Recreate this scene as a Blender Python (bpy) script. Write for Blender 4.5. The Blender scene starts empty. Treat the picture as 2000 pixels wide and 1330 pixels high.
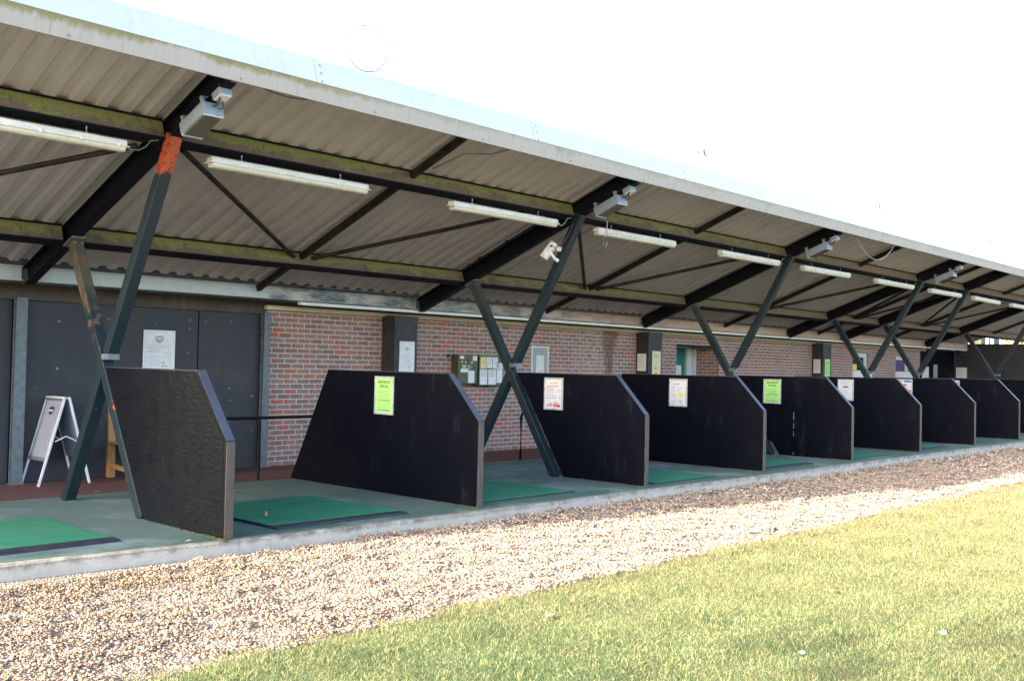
import bpy, math, random
import numpy as np
from mathutils import Vector, Matrix
C = bpy.context.scene.collection
random.seed(7)
RNG = np.random.default_rng(11)
RAD = math.radians

# ---------------------------------------------------------------- camera
cam_d = bpy.data.cameras.new("camera"); cam = bpy.data.objects.new("camera", cam_d); C.objects.link(cam)
cam_d.sensor_width = 36.0; cam_d.lens = 36.0 * 1990.64 / 2000.0
cam_d.clip_start = 0.05; cam_d.clip_end = 3000
yaw, pit, rol = RAD(47.1355), RAD(1.3244), RAD(1.2516)
F_ = Vector((math.sin(yaw)*math.cos(pit), math.cos(yaw)*math.cos(pit), math.sin(pit)))
R_ = Vector((math.cos(yaw), -math.sin(yaw), 0)); U_ = R_.cross(F_)
R2 = R_*math.cos(rol) + U_*math.sin(rol); U2 = U_*math.cos(rol) - R_*math.sin(rol)
M = Matrix((R2, U2, -F_)).transposed().to_4x4(); M.translation = Vector((-4.7922, -7.7925, 1.5634))
cam.matrix_world = M
bpy.context.scene.camera = cam

# ---------------------------------------------------------------- light
SUN_EL = 19.0
SUN_H = Vector((0.9824, -0.1867, 0))                    # horizontal direction the sunlight travels
world = bpy.data.worlds.new("World"); bpy.context.scene.world = world; world.use_nodes = True
wn = world.node_tree; bg = wn.nodes["Background"]
sky = wn.nodes.new("ShaderNodeTexSky"); sky.sky_type = 'NISHITA'; sky.sun_disc = False
sky.sun_elevation = RAD(SUN_EL); sky.sun_rotation = math.atan2(-SUN_H.x, -SUN_H.y)
sky.air_density = 1.0; sky.dust_density = 3.2; sky.ozone_density = 1.0
wn.links.new(sky.outputs[0], bg.inputs[0]); bg.inputs[1].default_value = 0.15
sun_d = bpy.data.lights.new("sun", 'SUN'); sun_d.energy = 3.8; sun_d.angle = RAD(0.5); sun_d.color = (1.0, 0.88, 0.70)
sun = bpy.data.objects.new("sun", sun_d); C.objects.link(sun)
trav = (SUN_H.normalized()*math.cos(RAD(SUN_EL)) + Vector((0, 0, -math.sin(RAD(SUN_EL)))))
sun.rotation_euler = trav.to_track_quat('-Z', 'Y').to_euler(); sun.location = (-20, 5, 20)
vs = bpy.context.scene.view_settings
vs.view_transform = 'Standard'; vs.look = 'None'; vs.gamma = 1.0; vs.exposure = 2.8; vs.use_curve_mapping = False
bpy.context.scene.cycles.max_bounces = 8

# ---------------------------------------------------------------- materials
class NT:
    def __init__(s, name):
        s.m = bpy.data.materials.new(name); s.m.use_nodes = True
        s.t = s.m.node_tree; s.b = s.t.nodes["Principled BSDF"]; s.out = s.t.nodes["Material Output"]
        s._pos = None
    def n(s, typ, **kw):
        x = s.t.nodes.new(typ)
        for k, v in kw.items(): setattr(x, k, v)
        return x
    def l(s, a, b): s.t.links.new(a, b)
    def put(s, sock, v):
        if hasattr(v, 'is_linked') or isinstance(v, bpy.types.NodeSocket): s.l(v, sock)
        else: sock.default_value = v
    def pos(s):
        if s._pos is None: s._pos = s.n("ShaderNodeNewGeometry").outputs["Position"]
        return s._pos
    def xyz(s):
        return s.n2("ShaderNodeSeparateXYZ", s.pos()).outputs
    def n2(s, typ, *ins, **kw):
        x = s.n(typ, **kw)
        for i, v in enumerate(ins):
            if v is not None: s.put(x.inputs[i], v)
        return x
    def math(s, op, a, b=None, c=None, clamp=False):
        x = s.n("ShaderNodeMath", operation=op); x.use_clamp = clamp
        for i, v in enumerate((a, b, c)):
            if v is not None: s.put(x.inputs[i], v)
        return x.outputs[0]
    def scalev(s, v, sc):
        x = s.n("ShaderNodeVectorMath", operation='MULTIPLY'); s.put(x.inputs[0], v); x.inputs[1].default_value = sc
        return x.outputs[0]
    def noise(s, scale, detail=3, rough=.6, stretch=None, vec=None):
        x = s.n("ShaderNodeTexNoise"); x.inputs["Scale"].default_value = scale
        x.inputs["Detail"].default_value = detail; x.inputs["Roughness"].default_value = rough
        v = vec or s.pos()
        if stretch: v = s.scalev(v, stretch)
        s.l(v, x.inputs["Vector"]); return x.outputs["Fac"]
    def ramp(s, f, stops, interp='LINEAR'):
        x = s.n("ShaderNodeValToRGB"); x.color_ramp.interpolation = interp
        e = x.color_ramp.elements
        while len(e) < len(stops): e.new(0.5)
        for el, (p, c) in zip(e, stops):
            el.position = p; el.color = (c, c, c, 1) if isinstance(c, (int, float)) else (*c, 1)
        s.put(x.inputs[0], f); return x.outputs[0]
    def mix(s, f, a, b, blend='MIX'):
        x = s.n("ShaderNodeMix", data_type='RGBA', blend_type=blend)
        s.put(x.inputs[0], f)
        for i, v in ((6, a), (7, b)):
            if isinstance(v, tuple): v = (*v, 1)
            s.put(x.inputs[i], v)
        return x.outputs[2]
    def step(s, f, lo, hi):
        x = s.n("ShaderNodeMapRange"); x.clamp = True; s.put(x.inputs[0], f)
        x.inputs[1].default_value = lo; x.inputs[2].default_value = hi
        return x.outputs[0]
    def bump(s, h, strength=.3, dist=.01):
        x = s.n("ShaderNodeBump"); x.inputs["Strength"].default_value = strength; x.inputs["Distance"].default_value = dist
        s.l(h, x.inputs["Height"]); s.l(x.outputs[0], s.b.inputs["Normal"])
    def fin(s, col=None, rough=.7, metal=0., spec=None):
        if col is not None:
            if isinstance(col, tuple): col = (*col, 1)
            s.put(s.b.inputs["Base Color"], col)
        s.put(s.b.inputs["Roughness"], rough); s.b.inputs["Metallic"].default_value = metal
        if spec is not None: s.b.inputs["Specular IOR Level"].default_value = spec
        return s.m

def worn(name, c1, c2, scale=6, rough=.6, bump=.15, bscale=60, stretch=None, metal=0., spec=None):
    t = NT(name); f = t.noise(scale, 5, .65, stretch); col = t.mix(t.step(f, .35, .68), c1, c2)
    t.bump(t.noise(bscale, 3), bump, .004)
    return t.fin(col, t.ramp(t.noise(scale*2, 3), [(.3, max(rough-.12, .05)), (.7, min(rough+.12, 1.))]), metal, spec)
def plain(name, c, rough=.6, metal=0., spec=None):
    return worn(name, tuple(x*.9 for x in c), tuple(min(1, x*1.06) for x in c), 9, rough, .05, 80, None, metal, spec)

def brick_mat():
    t = NT("brick"); x, y, z = t.xyz()[:3]
    u = t.math('ADD', x, t.math('MULTIPLY', y, 1.0))
    rz = t.math('DIVIDE', z, .075); row = t.math('FLOOR', rz); fz = t.math('FRACT', rz)
    off = t.math('MULTIPLY', t.math('MODULO', row, 2.0), .5)
    rx = t.math('ADD', t.math('DIVIDE', u, .225), off); col = t.math('FLOOR', rx); fx = t.math('FRACT', rx)
    wob = t.math('MULTIPLY', t.math('SUBTRACT', t.noise(25, 2), .5), .10)
    ex = t.math('MINIMUM', fx, t.math('SUBTRACT', 1.0, fx)); ez = t.math('MINIMUM', fz, t.math('SUBTRACT', 1.0, fz))
    mx = t.step(t.math('ADD', ex, t.math('MULTIPLY', wob, .4)), .024, .036); mz = t.step(t.math('ADD', ez, wob), .082, .115)
    isb = t.math('MULTIPLY', mx, mz)
    cv = t.n("ShaderNodeCombineXYZ"); t.l(col, cv.inputs[0]); t.l(row, cv.inputs[1])
    wn_ = t.n("ShaderNodeTexWhiteNoise"); t.l(cv.outputs[0], wn_.inputs["Vector"])
    base = t.ramp(wn_.outputs["Value"], [(0, (.21, .135, .13)), (.2, (.30, .175, .155)), (.4, (.215, .165, .17)), (.56, (.36, .175, .145)), (.76, (.28, .17, .155)), (.91, (.45, .125, .09))], 'CONSTANT')
    cv2 = t.n("ShaderNodeCombineXYZ"); t.l(row, cv2.inputs[0]); t.l(col, cv2.inputs[1]); cv2.inputs[2].default_value = 4.3
    wn2 = t.n("ShaderNodeTexWhiteNoise"); t.l(cv2.outputs[0], wn2.inputs["Vector"])
    endred = t.math('MULTIPLY', t.math('GREATER_THAN', wn2.outputs["Value"], .72), t.math('LESS_THAN', t.math('ADD', fx, t.math('MULTIPLY', wob, 2)), .27))
    base = t.mix(endred, base, (.40, .10, .06))
    base = t.mix(t.math('MULTIPLY', t.step(t.noise(40, 4), .45, .75), .45), base, (.30, .24, .22))
    base = t.mix(t.math('MULTIPLY', t.step(t.noise(9, 4), .58, .75), .35), base, (.55, .50, .47))
    mort = t.mix(t.noise(18, 3), (.50, .435, .40), (.66, .58, .53))
    c = t.mix(isb, mort, base)
    # brown water stain below the gutter joint, x 11.3..12
    sx = t.math('ABSOLUTE', t.math('SUBTRACT', t.math('SUBTRACT', x, 11.72), t.math('MULTIPLY', t.math('SUBTRACT', t.noise(5, 3), .5), .45)))
    wide = t.math('ADD', .11, t.math('MULTIPLY', t.math('SUBTRACT', z, 1.2, clamp=True), .17))
    st = t.math('MULTIPLY', t.math('SUBTRACT', 1.0, t.step(t.math('DIVIDE', sx, wide), .55, 1.15)), .75)
    c = t.mix(st, c, (.12, .055, .03))
    sx2 = t.math('ABSOLUTE', t.math('SUBTRACT', x, 11.2)); ef = t.math('MULTIPLY', t.math('SUBTRACT', 1.0, t.step(sx2, .1, .8)), t.math('MULTIPLY', t.step(t.noise(14, 4), .48, .62), .55))
    c = t.mix(ef, c, (.55, .50, .50))
    t.bump(t.math('ADD', isb, t.math('MULTIPLY', t.noise(70, 3), .35)), .6, .008)
    return t.fin(c, .88)

def purlin_mat():
    t = NT("mossy_steel"); x, y, z = t.xyz()[:3]
    h = t.math('DIVIDE', t.math('SUBTRACT', z, t.math('SUBTRACT', 4.295, t.math('MULTIPLY', y, .388))), .20)   # 0 top .. -1 bottom
    nn = t.noise(1.0, 5, .72, (4, 3, 6)); fine = t.noise(1.0, 3, .7, (45, 6, 6))
    edge = t.math('ADD', t.math('ADD', h, .62), t.math('ADD', t.math('MULTIPLY', t.math('SUBTRACT', nn, .49), 3.0), t.math('MULTIPLY', t.math('SUBTRACT', fine, .5), .7)))
    fade = t.math('SUBTRACT', 1.0, t.step(x, 9., 19.))
    moss = t.math('MULTIPLY', t.step(edge, .0, .14), t.math('ADD', .15, t.math('MULTIPLY', fade, .85)))
    rust = t.mix(t.noise(7, 4), (.105, .075, .062), (.185, .13, .105))
    steel = t.mix(t.math('MULTIPLY', t.step(t.noise(3, 4), .55, .7), .6), rust, (.05, .05, .052))
    steel = t.mix(t.math('MULTIPLY', t.step(x, 10, 17), .75), steel, (.20, .125, .10))
    mossc = t.mix(t.noise(30, 3), (.12, .125, .04), (.25, .25, .085))
    c = t.mix(moss, steel, mossc)
    streak = t.math('MULTIPLY', t.step(t.noise(1.0, 3, .6, (16, 2, 5)), .60, .74), .5)
    c = t.mix(streak, c, (.035, .04, .045))
    t.bump(t.noise(50, 3), .4, .004)
    return t.fin(c, .8)

def rear_beam_mat():
    t = NT("galvanised_beam"); x, y, z = t.xyz()[:3]
    galv = t.mix(t.noise(9, 4), (.42, .46, .52), (.62, .66, .72))
    blue = t.mix(t.step(t.noise(2.2, 4, .6, (1, 1, 3)), .38, .58), (.10, .14, .19), (.52, .52, .54))
    c = t.mix(t.step(x, 3.3, 3.4), galv, blue)
    rust = t.mix(t.noise(4, 4), (.55, .43, .36), (.58, .31, .20))
    c = t.mix(t.math('MULTIPLY', t.step(t.math('ADD', x, t.math('MULTIPLY', t.noise(1.2, 3), 6.)), 9., 16.), .85), c, rust)
    t.bump(t.noise(40, 3), .2, .003)
    return t.fin(c, .6)

def leg_mat(kind):
    t = NT("painted_leg_" + kind); x, y, z = t.xyz()[:3]
    c = t.mix(t.noise(5, 5, .7), (.005, .013, .020), (.012, .030, .042))
    c = t.mix(t.math('MULTIPLY', t.step(t.noise(38, 3, .7), .58, .7), .5), c, (.040, .048, .050))
    if kind == 'rusty':
        rearleg = t.math('GREATER_THAN', y, 2.3)
        up = t.step(t.math('ADD', z, t.math('MULTIPLY', t.noise(6, 3), .9)), 2.45, 2.75)
        c = t.mix(t.math('MULTIPLY', t.math('MULTIPLY', up, rearleg), .7), c, t.mix(t.noise(25, 3), (.06, .062, .04), (.13, .122, .075)))
        pinks = t.math('MULTIPLY', t.math('MULTIPLY', t.step(t.noise(7, 3), .52, .58), rearleg), t.math('MULTIPLY', t.step(z, 1.55, 1.7), .8))
        c = t.mix(pinks, c, (.15, .075, .06))
        topred = t.math('MULTIPLY', t.math('LESS_THAN', y, 1.55), t.step(t.math('ADD', z, t.math('MULTIPLY', t.math('SUBTRACT', t.noise(9, 3), .5), .12)), 3.30, 3.33))
        spots = t.math('MULTIPLY', t.step(t.noise(8, 3), .665, .68), t.math('MULTIPLY', t.math('GREATER_THAN', z, 1.0), t.math('LESS_THAN', z, 2.2)))
        red = t.math('MAXIMUM', topred, spots)
        red = t.math('MULTIPLY', red, t.step(t.noise(22, 5, .75), .40, .47))
        c = t.mix(red, c, (.46, .075, .035))
    elif kind == 'mossy':
        up = t.math('MULTIPLY', t.step(t.math('ADD', z, t.math('MULTIPLY', t.noise(6, 3), .5)), 2.4, 3.1), t.math('GREATER_THAN', y, 2.4))
        c = t.mix(t.math('MULTIPLY', up, .5), c, (.13, .13, .10))
    t.bump(t.noise(55, 3), .25, .003)
    return t.fin(c, .45)

def black_ply(name, wrinkle=False):
    t = NT(name)
    g = t.noise(1.0, 4, .6, (8, 3, 60))
    c = t.mix(t.noise(3, 4), (.0026, .0033, .0070), (.0046, .0056, .0112))
    chips = t.math('MULTIPLY', t.step(t.noise(60, 2, .5), .75, .775), t.step(t.noise(2.2, 3), .42, .6))
    scuff = t.math('MULTIPLY', t.step(t.noise(1.0, 5, .75, (4, 6, 2)), .58, .74), .16)
    c = t.mix(scuff, c, (.10, .10, .11)); c = t.mix(t.math('MULTIPLY', chips, .6), c, (.35, .35, .36))
    if wrinkle:
        w = t.noise(7, 6, .62, (1, 1, 1.3)); w2 = t.noise(1.0, 4, .6, (5, 4, 34)); ridge = t.math('ABSOLUTE', t.math('SUBTRACT', w, .5))
        hh = t.math('ADD', t.math('MULTIPLY', ridge, -1.6), t.math('MULTIPLY', w2, .5)); t.bump(hh, .30, .02)
        c = t.mix(t.noise(3, 4), (.0026, .0036, .0072), (.0055, .0066, .0100))
        return t.fin(c, t.ramp(t.noise(6, 4), [(.3, .24), (.7, .42)]), 0, .26)
    t.bump(g, .12, .004)
    return t.fin(c, t.ramp(t.noise(5, 4), [(.3, .45), (.7, .65)]), 0, .06)

def roof_mat():
    t = NT("weathered_cladding"); x, y, z = t.xyz()[:3]
    st = t.noise(1.0, 4, .6, (9, .5, .5)); fine = t.noise(1.0, 3, .6, (60, 1.2, 1.2))
    c = t.mix(st, (.43, .385, .395), (.55, .50, .51))
    c = t.mix(t.math('MULTIPLY', t.step(fine, .5, .7), .3), c, (.30, .25, .25))
    c = t.mix(t.math('MULTIPLY', t.step(t.noise(1.3, 4), .5, .75), .35), c, (.26, .25, .245))
    c = t.mix(t.math('MULTIPLY', t.step(t.noise(22, 2), .735, .76), .6), c, (.08, .07, .06))
    return t.fin(c, .75)

def fascia_mat(lip):
    t = NT("fascia_lip" if lip else "fascia_sheet"); x, y, z = t.xyz()[:3]
    if lip:
        c = t.mix(t.noise(1.0, 4, .7, (30, 3, 3)), (.36, .325, .30), (.47, .435, .41))
        k = t.math('ADD', t.math('MULTIPLY', t.math('SUBTRACT', z, 4.08), 4.0), t.math('ADD', t.noise(1.0, 3, .6, (2.2, 2, 2)), t.math('MULTIPLY', t.math('SUBTRACT', t.noise(1.0, 3, .7, (40, 4, 4)), .5), .5)))
        kk = t.math('MULTIPLY', t.step(k, .64, .84), t.math('SUBTRACT', .9, t.math('MULTIPLY', t.step(x, .6, 2.2), .62)))
        c = t.mix(kk, c, t.mix(t.noise(30, 3), (.16, .15, .05), (.30, .27, .12)))
        c = t.mix(t.math('MULTIPLY', t.step(t.noise(1.0, 2, .5, (14, 2, 2)), .62, .7), .4), c, (.24, .20, .15))
        return t.fin(c, .7)
    c = t.mix(t.noise(1.0, 3, .6, (3, 6, 6)), (.47, .495, .52), (.53, .55, .57))
    jt = t.math('ABSOLUTE', t.math('SUBTRACT', t.math('FRACT', t.math('DIVIDE', t.math('SUBTRACT', x, .93), 3.1008)), .5))
    c = t.mix(t.math('MULTIPLY', t.math('GREATER_THAN', jt, .4985), .55), c, (.16, .17, .18))
    c = t.mix(t.math('MULTIPLY', t.step(t.noise(1.0, 4, .7, (5, 3, 3)), .55, .75), .25), c, (.30, .32, .33))
    return t.fin(c, .22, 0., .6)

def carpet_mat():
    t = NT("green_bay_carpet"); x, y, z = t.xyz()[:3]
    c = t.mix(t.noise(2.2, 4), (.085, .145, .125), (.15, .225, .20))
    edge = t.math('SUBTRACT', 1.0, t.step(t.math('ADD', y, t.math('MULTIPLY', t.noise(1.5, 3), .6)), .35, .75))
    c = t.mix(t.math('MULTIPLY', edge, .9), c, (.045, .125, .08))
    sp = t.noise(70, 3, .7); c = t.mix(t.step(sp, .35, .7), t.mix(.62, c, (.015, .025, .022)), c)
    c = t.mix(t.math('MULTIPLY', t.step(t.noise(1.0, 4), .50, .68), .6), c, (.23, .275, .28))
    t.bump(t.noise(220, 2), .5, .006)
    return t.fin(c, .95)

def mat_turf():
    t = NT("mat_turf"); c = t.mix(t.noise(1.6, 4), (.007, .125, .060), (.013, .19, .098))
    c = t.mix(t.math('MULTIPLY', t.step(t.noise(2.6, 5, .65, (1, 2, 1)), .48, .72), .55), c, (.075, .215, .14))
    t.bump(t.noise(260, 2), .5, .005); return t.fin(c, .9)

def concrete_mat():
    t = NT("concrete"); x, y, z = t.xyz()[:3]
    c = t.mix(t.noise(7, 5), (.26, .245, .225), (.50, .485, .46))
    dirt = t.math('MULTIPLY', t.step(t.math('ADD', t.math('MULTIPLY', t.math('ADD', z, .05), 9.), t.math('MULTIPLY', t.noise(5, 5, .8), 1.6)), .80, 1.3), .85)
    c = t.mix(dirt, c, t.mix(t.noise(9, 3), (.055, .045, .025), (.14, .125, .10)))
    c = t.mix(t.math('MULTIPLY', t.step(t.noise(1.0, 2, .5, (13, 1.5, 1.5)), .64, .72), .45), c, (.12, .115, .105))
    t.bump(t.noise(35, 4), .5, .01); return t.fin(c, .9)

def soil_grass_mat():
    t = NT("lawn_ground"); c = t.mix(t.noise(1.2, 5), (.07, .09, .03), (.15, .135, .06))
    c = t.mix(t.step(t.noise(60, 3), .45, .65), c, (.05, .055, .02)); t.bump(t.noise(90, 3), .8, .02); return t.fin(c, .95)
def gravel_base_mat():
    t = NT("gravel_base"); v = t.n("ShaderNodeTexVoronoi"); v.inputs["Scale"].default_value = 48; t.l(t.pos(), v.inputs["Vector"])
    c = t.ramp(v.outputs["Color"], [(0, (.24, .19, .15)), (.5, (.36, .29, .23)), (1, (.46, .42, .37))])
    c = t.mix(t.step(v.outputs["Distance"], .25, .6), c, (.14, .11, .09))
    t.bump(t.math('SUBTRACT', 1.0, v.outputs["Distance"]), 1.0, .02); return t.fin(c, .9)
def attr_mat(name, rough, transl=0.):
    t = NT(name); a = t.n("ShaderNodeAttribute"); a.attribute_name = "tone"
    t.fin(a.outputs["Color"], rough, 0., .25)
    if transl:
        tr = t.n("ShaderNodeBsdfTranslucent"); t.l(a.outputs["Color"], tr.inputs[0])
        mx = t.n("ShaderNodeMixShader"); mx.inputs[0].default_value = transl
        t.l(t.b.outputs[0], mx.inputs[1]); t.l(tr.outputs[0], mx.inputs[2]); t.l(mx.outputs[0], t.out.inputs[0])
    return t.m
def glass_mat(name, c=(.03, .035, .04), rough=.08):
    t = NT(name); return t.fin(t.mix(t.noise(2, 2), c, tuple(x*1.3 for x in c)), rough, 0, .6)
def stained_board_mat():
    t = NT("stained_board"); c = t.mix(t.noise(1.0, 4, .7, (9, 2, 1)), (.022, .022, .025), (.10, .075, .055))
    c = t.mix(t.math('MULTIPLY', t.step(t.noise(1.0, 3, .6, (4, 2, 2)), .55, .7), .6), c, (.17, .10, .055))
    return t.fin(c, .7)
def dark_ply_mat():
    t = NT("dark_ply"); c = t.mix(t.noise(1.0, 4, .6, (9, 9, 1.3)), (.019, .022, .033), (.031, .034, .047))
    c = t.mix(t.math('MULTIPLY', t.step(t.noise(2, 4), .5, .7), .4), c, (.056, .050, .050))
    c = t.mix(t.math('MULTIPLY', t.step(t.noise(16, 2), .715, .74), .3), c, (.17, .18, .20))
    t.bump(t.noise(1.0, 3, .6, (20, 20, 2)), .15, .004); return t.fin(c, .6)
def wood_mat():
    t = NT("varnished_pine"); w = t.noise(1.0, 4, .6, (25, 25, 3)); c = t.mix(w, (.34, .17, .06), (.50, .28, .11)); return t.fin(c, .45)

MAT = dict(
    brick=brick_mat(), purlin=purlin_mat(), rear=rear_beam_mat(), leg_r=leg_mat('rusty'), leg_m=leg_mat('mossy'), leg=leg_mat('blue'),
    ply=black_ply("black_ply"), plyw=black_ply("black_wrapped_ply", True), roof=roof_mat(), lip=fascia_mat(True), fascia=fascia_mat(False),
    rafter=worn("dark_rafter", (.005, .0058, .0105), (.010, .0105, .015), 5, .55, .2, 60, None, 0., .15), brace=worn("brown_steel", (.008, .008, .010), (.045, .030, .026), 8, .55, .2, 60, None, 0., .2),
    capb=worn("black_edge_sky_tint", (.030, .036, .058), (.046, .054, .080), 6, .38, .1), endb=worn("brown_edge", (.046, .037, .032), (.085, .069, .060), 9, .6, .2, 60, (4, 4, .6)),  # caps are black paint; the lighter blue puts sky light into their colour
    carpet=carpet_mat(), turf=mat_turf(), rubber=worn("rubber", (.014, .014, .022), (.026, .026, .036), 9, .6, .3), red=worn("red_walkway", (.085, .030, .030), (.125, .045, .042), 5, .95, .5, 150),
    concrete=concrete_mat(), lawn=soil_grass_mat(), gravel=gravel_base_mat(), stone=attr_mat("pebble", .75), blade=attr_mat("grass_blade", .55, .35), leaf=attr_mat("leaf", .6, .2),
    board=stained_board_mat(), dply=dark_ply_mat(), wood=wood_mat(), galv=worn("galvanised_post", (.085, .11, .14), (.15, .18, .21), 12, .5, .15),
    white=plain("white_plastic", (.78, .79, .80), .4), cream=plain("cream_board", (.72, .64, .48), .7), diff=plain("lamp_cover", (.70, .66, .55), .35),
    grey=plain("grey_casting", (.22, .26, .33), .45), alu=plain("aluminium", (.50, .52, .57), .3, .15), sheen=plain("poster_sheet", (.30, .32, .42), .4), paper=plain("paper", (.72, .74, .78), .6), green_paper=plain("green_paper", (.42, .80, .22), .6),
    yellow_paper=plain("yellow_paper", (.80, .66, .33), .6), ink=plain("ink", (.03, .06, .04), .8), inkg=plain("grey_ink", (.30, .32, .38), .8), inkl=plain("pale_ink", (.50, .52, .57), .8), inkr=plain("red_ink", (.55, .07, .08), .8),
    inkp=plain("pink_ink", (.70, .35, .36), .8), inky=plain("yellow_ink", (.85, .68, .12), .8), inko=plain("orange_ink", (.75, .25, .08), .8), inkb=plain("blue_ink", (.07, .25, .50), .8), inkv=plain("violet_ink", (.10, .06, .17), .7), inkt=plain("green_ink", (.08, .35, .22), .8),
    tealdoor=plain("teal_door", (.008, .17, .15), .5), upvc=plain("white_frame", (.70, .72, .75), .35), glass=glass_mat("window_glass"), lens=glass_mat("lamp_glass", (.12, .11, .10), .15), cab=worn("olive_metal", (.045, .060, .035), (.075, .085, .045), 6, .45, .15),
    cabg=worn("green_metal", (.02, .075, .05), (.03, .11, .07), 6, .4, .1), cable=plain("cable", (.05, .05, .05), .6), whitecable=plain("pale_cable", (.35, .35, .35), .6), chain=plain("chain", (.30, .28, .26), .4, .8),
    black=plain("black_plastic", (.012, .012, .014), .5), pillar=worn("black_pillar", (.017, .017, .021), (.034, .034, .042), 5, .6, .2, 60, (3, 3, .5)), grid=plain("grey_panel", (.34, .36, .37), .5), hbrick=brick_mat(), slate=worn("slate", (.05, .05, .06), (.09, .09, .10), 10, .7, .3), bark=worn("bark", (.07, .05, .035), (.14, .11, .08), 12, .9, .6, 20),
    tan=plain("tan_board", (.62, .45, .20), .7), rustc=worn("rusted_plate", (.10, .06, .045), (.2, .12, .09), 12, .7, .3), moss=worn("moss", (.06, .065, .02), (.11, .10, .035), 30, .95, .8, 90), ball=plain("ball_white", (.8, .8, .8), .4), screw=plain("screw", (.28, .28, .30), .4, .6), disc=plain("white_disc", (.82, .83, .84), .4))

# ---------------------------------------------------------------- mesh helpers
class MB:
    def __init__(s): s.v = []; s.f = []; s.sm = []
    def add(s, vs, fs, smooth=False):
        o = len(s.v); s.v += [tuple(v) for v in vs]; s.f += [tuple(i+o for i in f) for f in fs]; s.sm += [smooth]*len(fs); return s
    def box(s, x0, x1, y0, y1, z0, z1):
        return s.add([(x0,y0,z0),(x1,y0,z0),(x1,y1,z0),(x0,y1,z0),(x0,y0,z1),(x1,y0,z1),(x1,y1,z1),(x0,y1,z1)],
                     [(0,3,2,1),(4,5,6,7),(0,1,5,4),(1,2,6,5),(2,3,7,6),(3,0,4,7)])
    def obox(s, c, ax, ay, az, hx, hy, hz):          # oriented box: half sizes along unit axes
        c = Vector(c); vs = []
        for k in (-1, 1):
            for (i, j) in ((-1,-1),(1,-1),(1,1),(-1,1)): vs.append(c + ax*hx*i + ay*hy*j + az*hz*k)
        return s.add(vs, [(0,3,2,1),(4,5,6,7),(0,1,5,4),(1,2,6,5),(2,3,7,6),(3,0,4,7)])
    def bar(s, p, q, w, h, up=Vector((0,0,1))):      # box-section bar from p to q; w sideways, h along up
        p, q = Vector(p), Vector(q); d = (q-p); L = d.length; d.normalize()
        sx = d.cross(up)
        if sx.length < 1e-4: sx = d.cross(Vector((1,0,0)))
        sx.normalize(); uz = sx.cross(d).normalized()
        return s.obox((p+q)/2, d, sx, uz, L/2, w/2, h/2)
    def ibeam(s, p, q, w, h, tf=.014, tw=.010, up=Vector((0,0,1))):
        p, q = Vector(p), Vector(q); d = (q-p); L = d.length; d.normalize()
        sx = d.cross(up).normalized(); uz = sx.cross(d).normalized(); m = (p+q)/2
        s.obox(m + uz*(h/2-tf/2), d, sx, uz, L/2, w/2, tf/2); s.obox(m - uz*(h/2-tf/2), d, sx, uz, L/2, w/2, tf/2)
        return s.obox(m, d, sx, uz, L/2, tw/2, h/2-tf)
    def tube(s, pts, r, n=8, cap=True):
        pts = [Vector(p) for p in pts]; rings = []
        for i, p in enumerate(pts):
            d = (pts[min(i+1, len(pts)-1)] - pts[max(i-1, 0)]).normalized()
            a = d.cross(Vector((0,0,1)))
            if a.length < 1e-3: a = d.cross(Vector((1,0,0)))
            a.normalize(); b = d.cross(a); rr = r[i] if isinstance(r, (list, tuple)) else r
            rings.append([p + (a*math.cos(2*math.pi*k/n) + b*math.sin(2*math.pi*k/n))*rr for k in range(n)])
        vs = [v for ring in rings for v in ring]
        fs = [(i*n+k, i*n+(k+1)%n, (i+1)*n+(k+1)%n, (i+1)*n+k) for i in range(len(pts)-1) for k in range(n)]
        s.add(vs, fs, True)
        if cap: s.add(rings[0], [tuple(range(n))[::-1]]); s.add(rings[-1], [tuple(range(n))])
        return s
    def prism(s, poly, axis, a, b):                  # poly of 2-D points in the other two axes, extruded a..b along axis
        n = len(poly)
        def P(u, w, t): return {'x': (t, u, w), 'y': (u, t, w), 'z': (u, w, t)}[axis]
        vs = [P(u, w, a) for u, w in poly] + [P(u, w, b) for u, w in poly]
        fs = [tuple(range(n))[::-1], tuple(range(n, 2*n))] + [(i, (i+1)%n, n+(i+1)%n, n+i) for i in range(n)]
        return s.add(vs, fs)
    def disc(s, c, r, axis_y0, axis_y1, n=40, rx=None):        # disc with axis along y
        vs = []
        for y in (axis_y0, axis_y1):
            vs += [(c[0]+(rx or r)*math.cos(2*math.pi*k/n), y, c[1]+r*math.sin(2*math.pi*k/n)) for k in range(n)]
        return s.add(vs, [tuple(range(n)), tuple(range(n, 2*n))[::-1]] + [((k+1)%n, k, n+k, n+(k+1)%n) for k in range(n)])
    def build(s, name, m, parent=None, bevel=0., loc=None):
        me = bpy.data.meshes.new(name); me.from_pydata(s.v, [], s.f); me.update()
        me.polygons.foreach_set("use_smooth", s.sm)
        import bmesh
        b = bmesh.new(); b.from_mesh(me); bmesh.ops.recalc_face_normals(b, faces=b.faces[:]); b.to_mesh(me); b.free()
        me.materials.append(MAT[m] if isinstance(m, str) else m)
        o = bpy.data.objects.new(name, me); C.objects.link(o)
        if parent: o.parent = parent
        if loc: o.location = loc
        if bevel:
            bv = o.modifiers.new("edge", 'BEVEL'); bv.width = bevel; bv.segments = 2; bv.limit_method = 'ANGLE'
        return o
def tag(o, label=None, cat=None, group=None, kind=None):
    if label: o['label'] = label
    if cat: o['category'] = cat
    if group: o['group'] = group
    if kind: o['kind'] = kind
    return o
def thing(name, label, cat, loc=(0,0,0), rz=0., group=None):
    o = bpy.data.objects.new(name, None); C.objects.link(o); o.location = loc; o.rotation_euler = (0, 0, rz); o.empty_display_size = .2
    return tag(o, label, cat, group)
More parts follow.
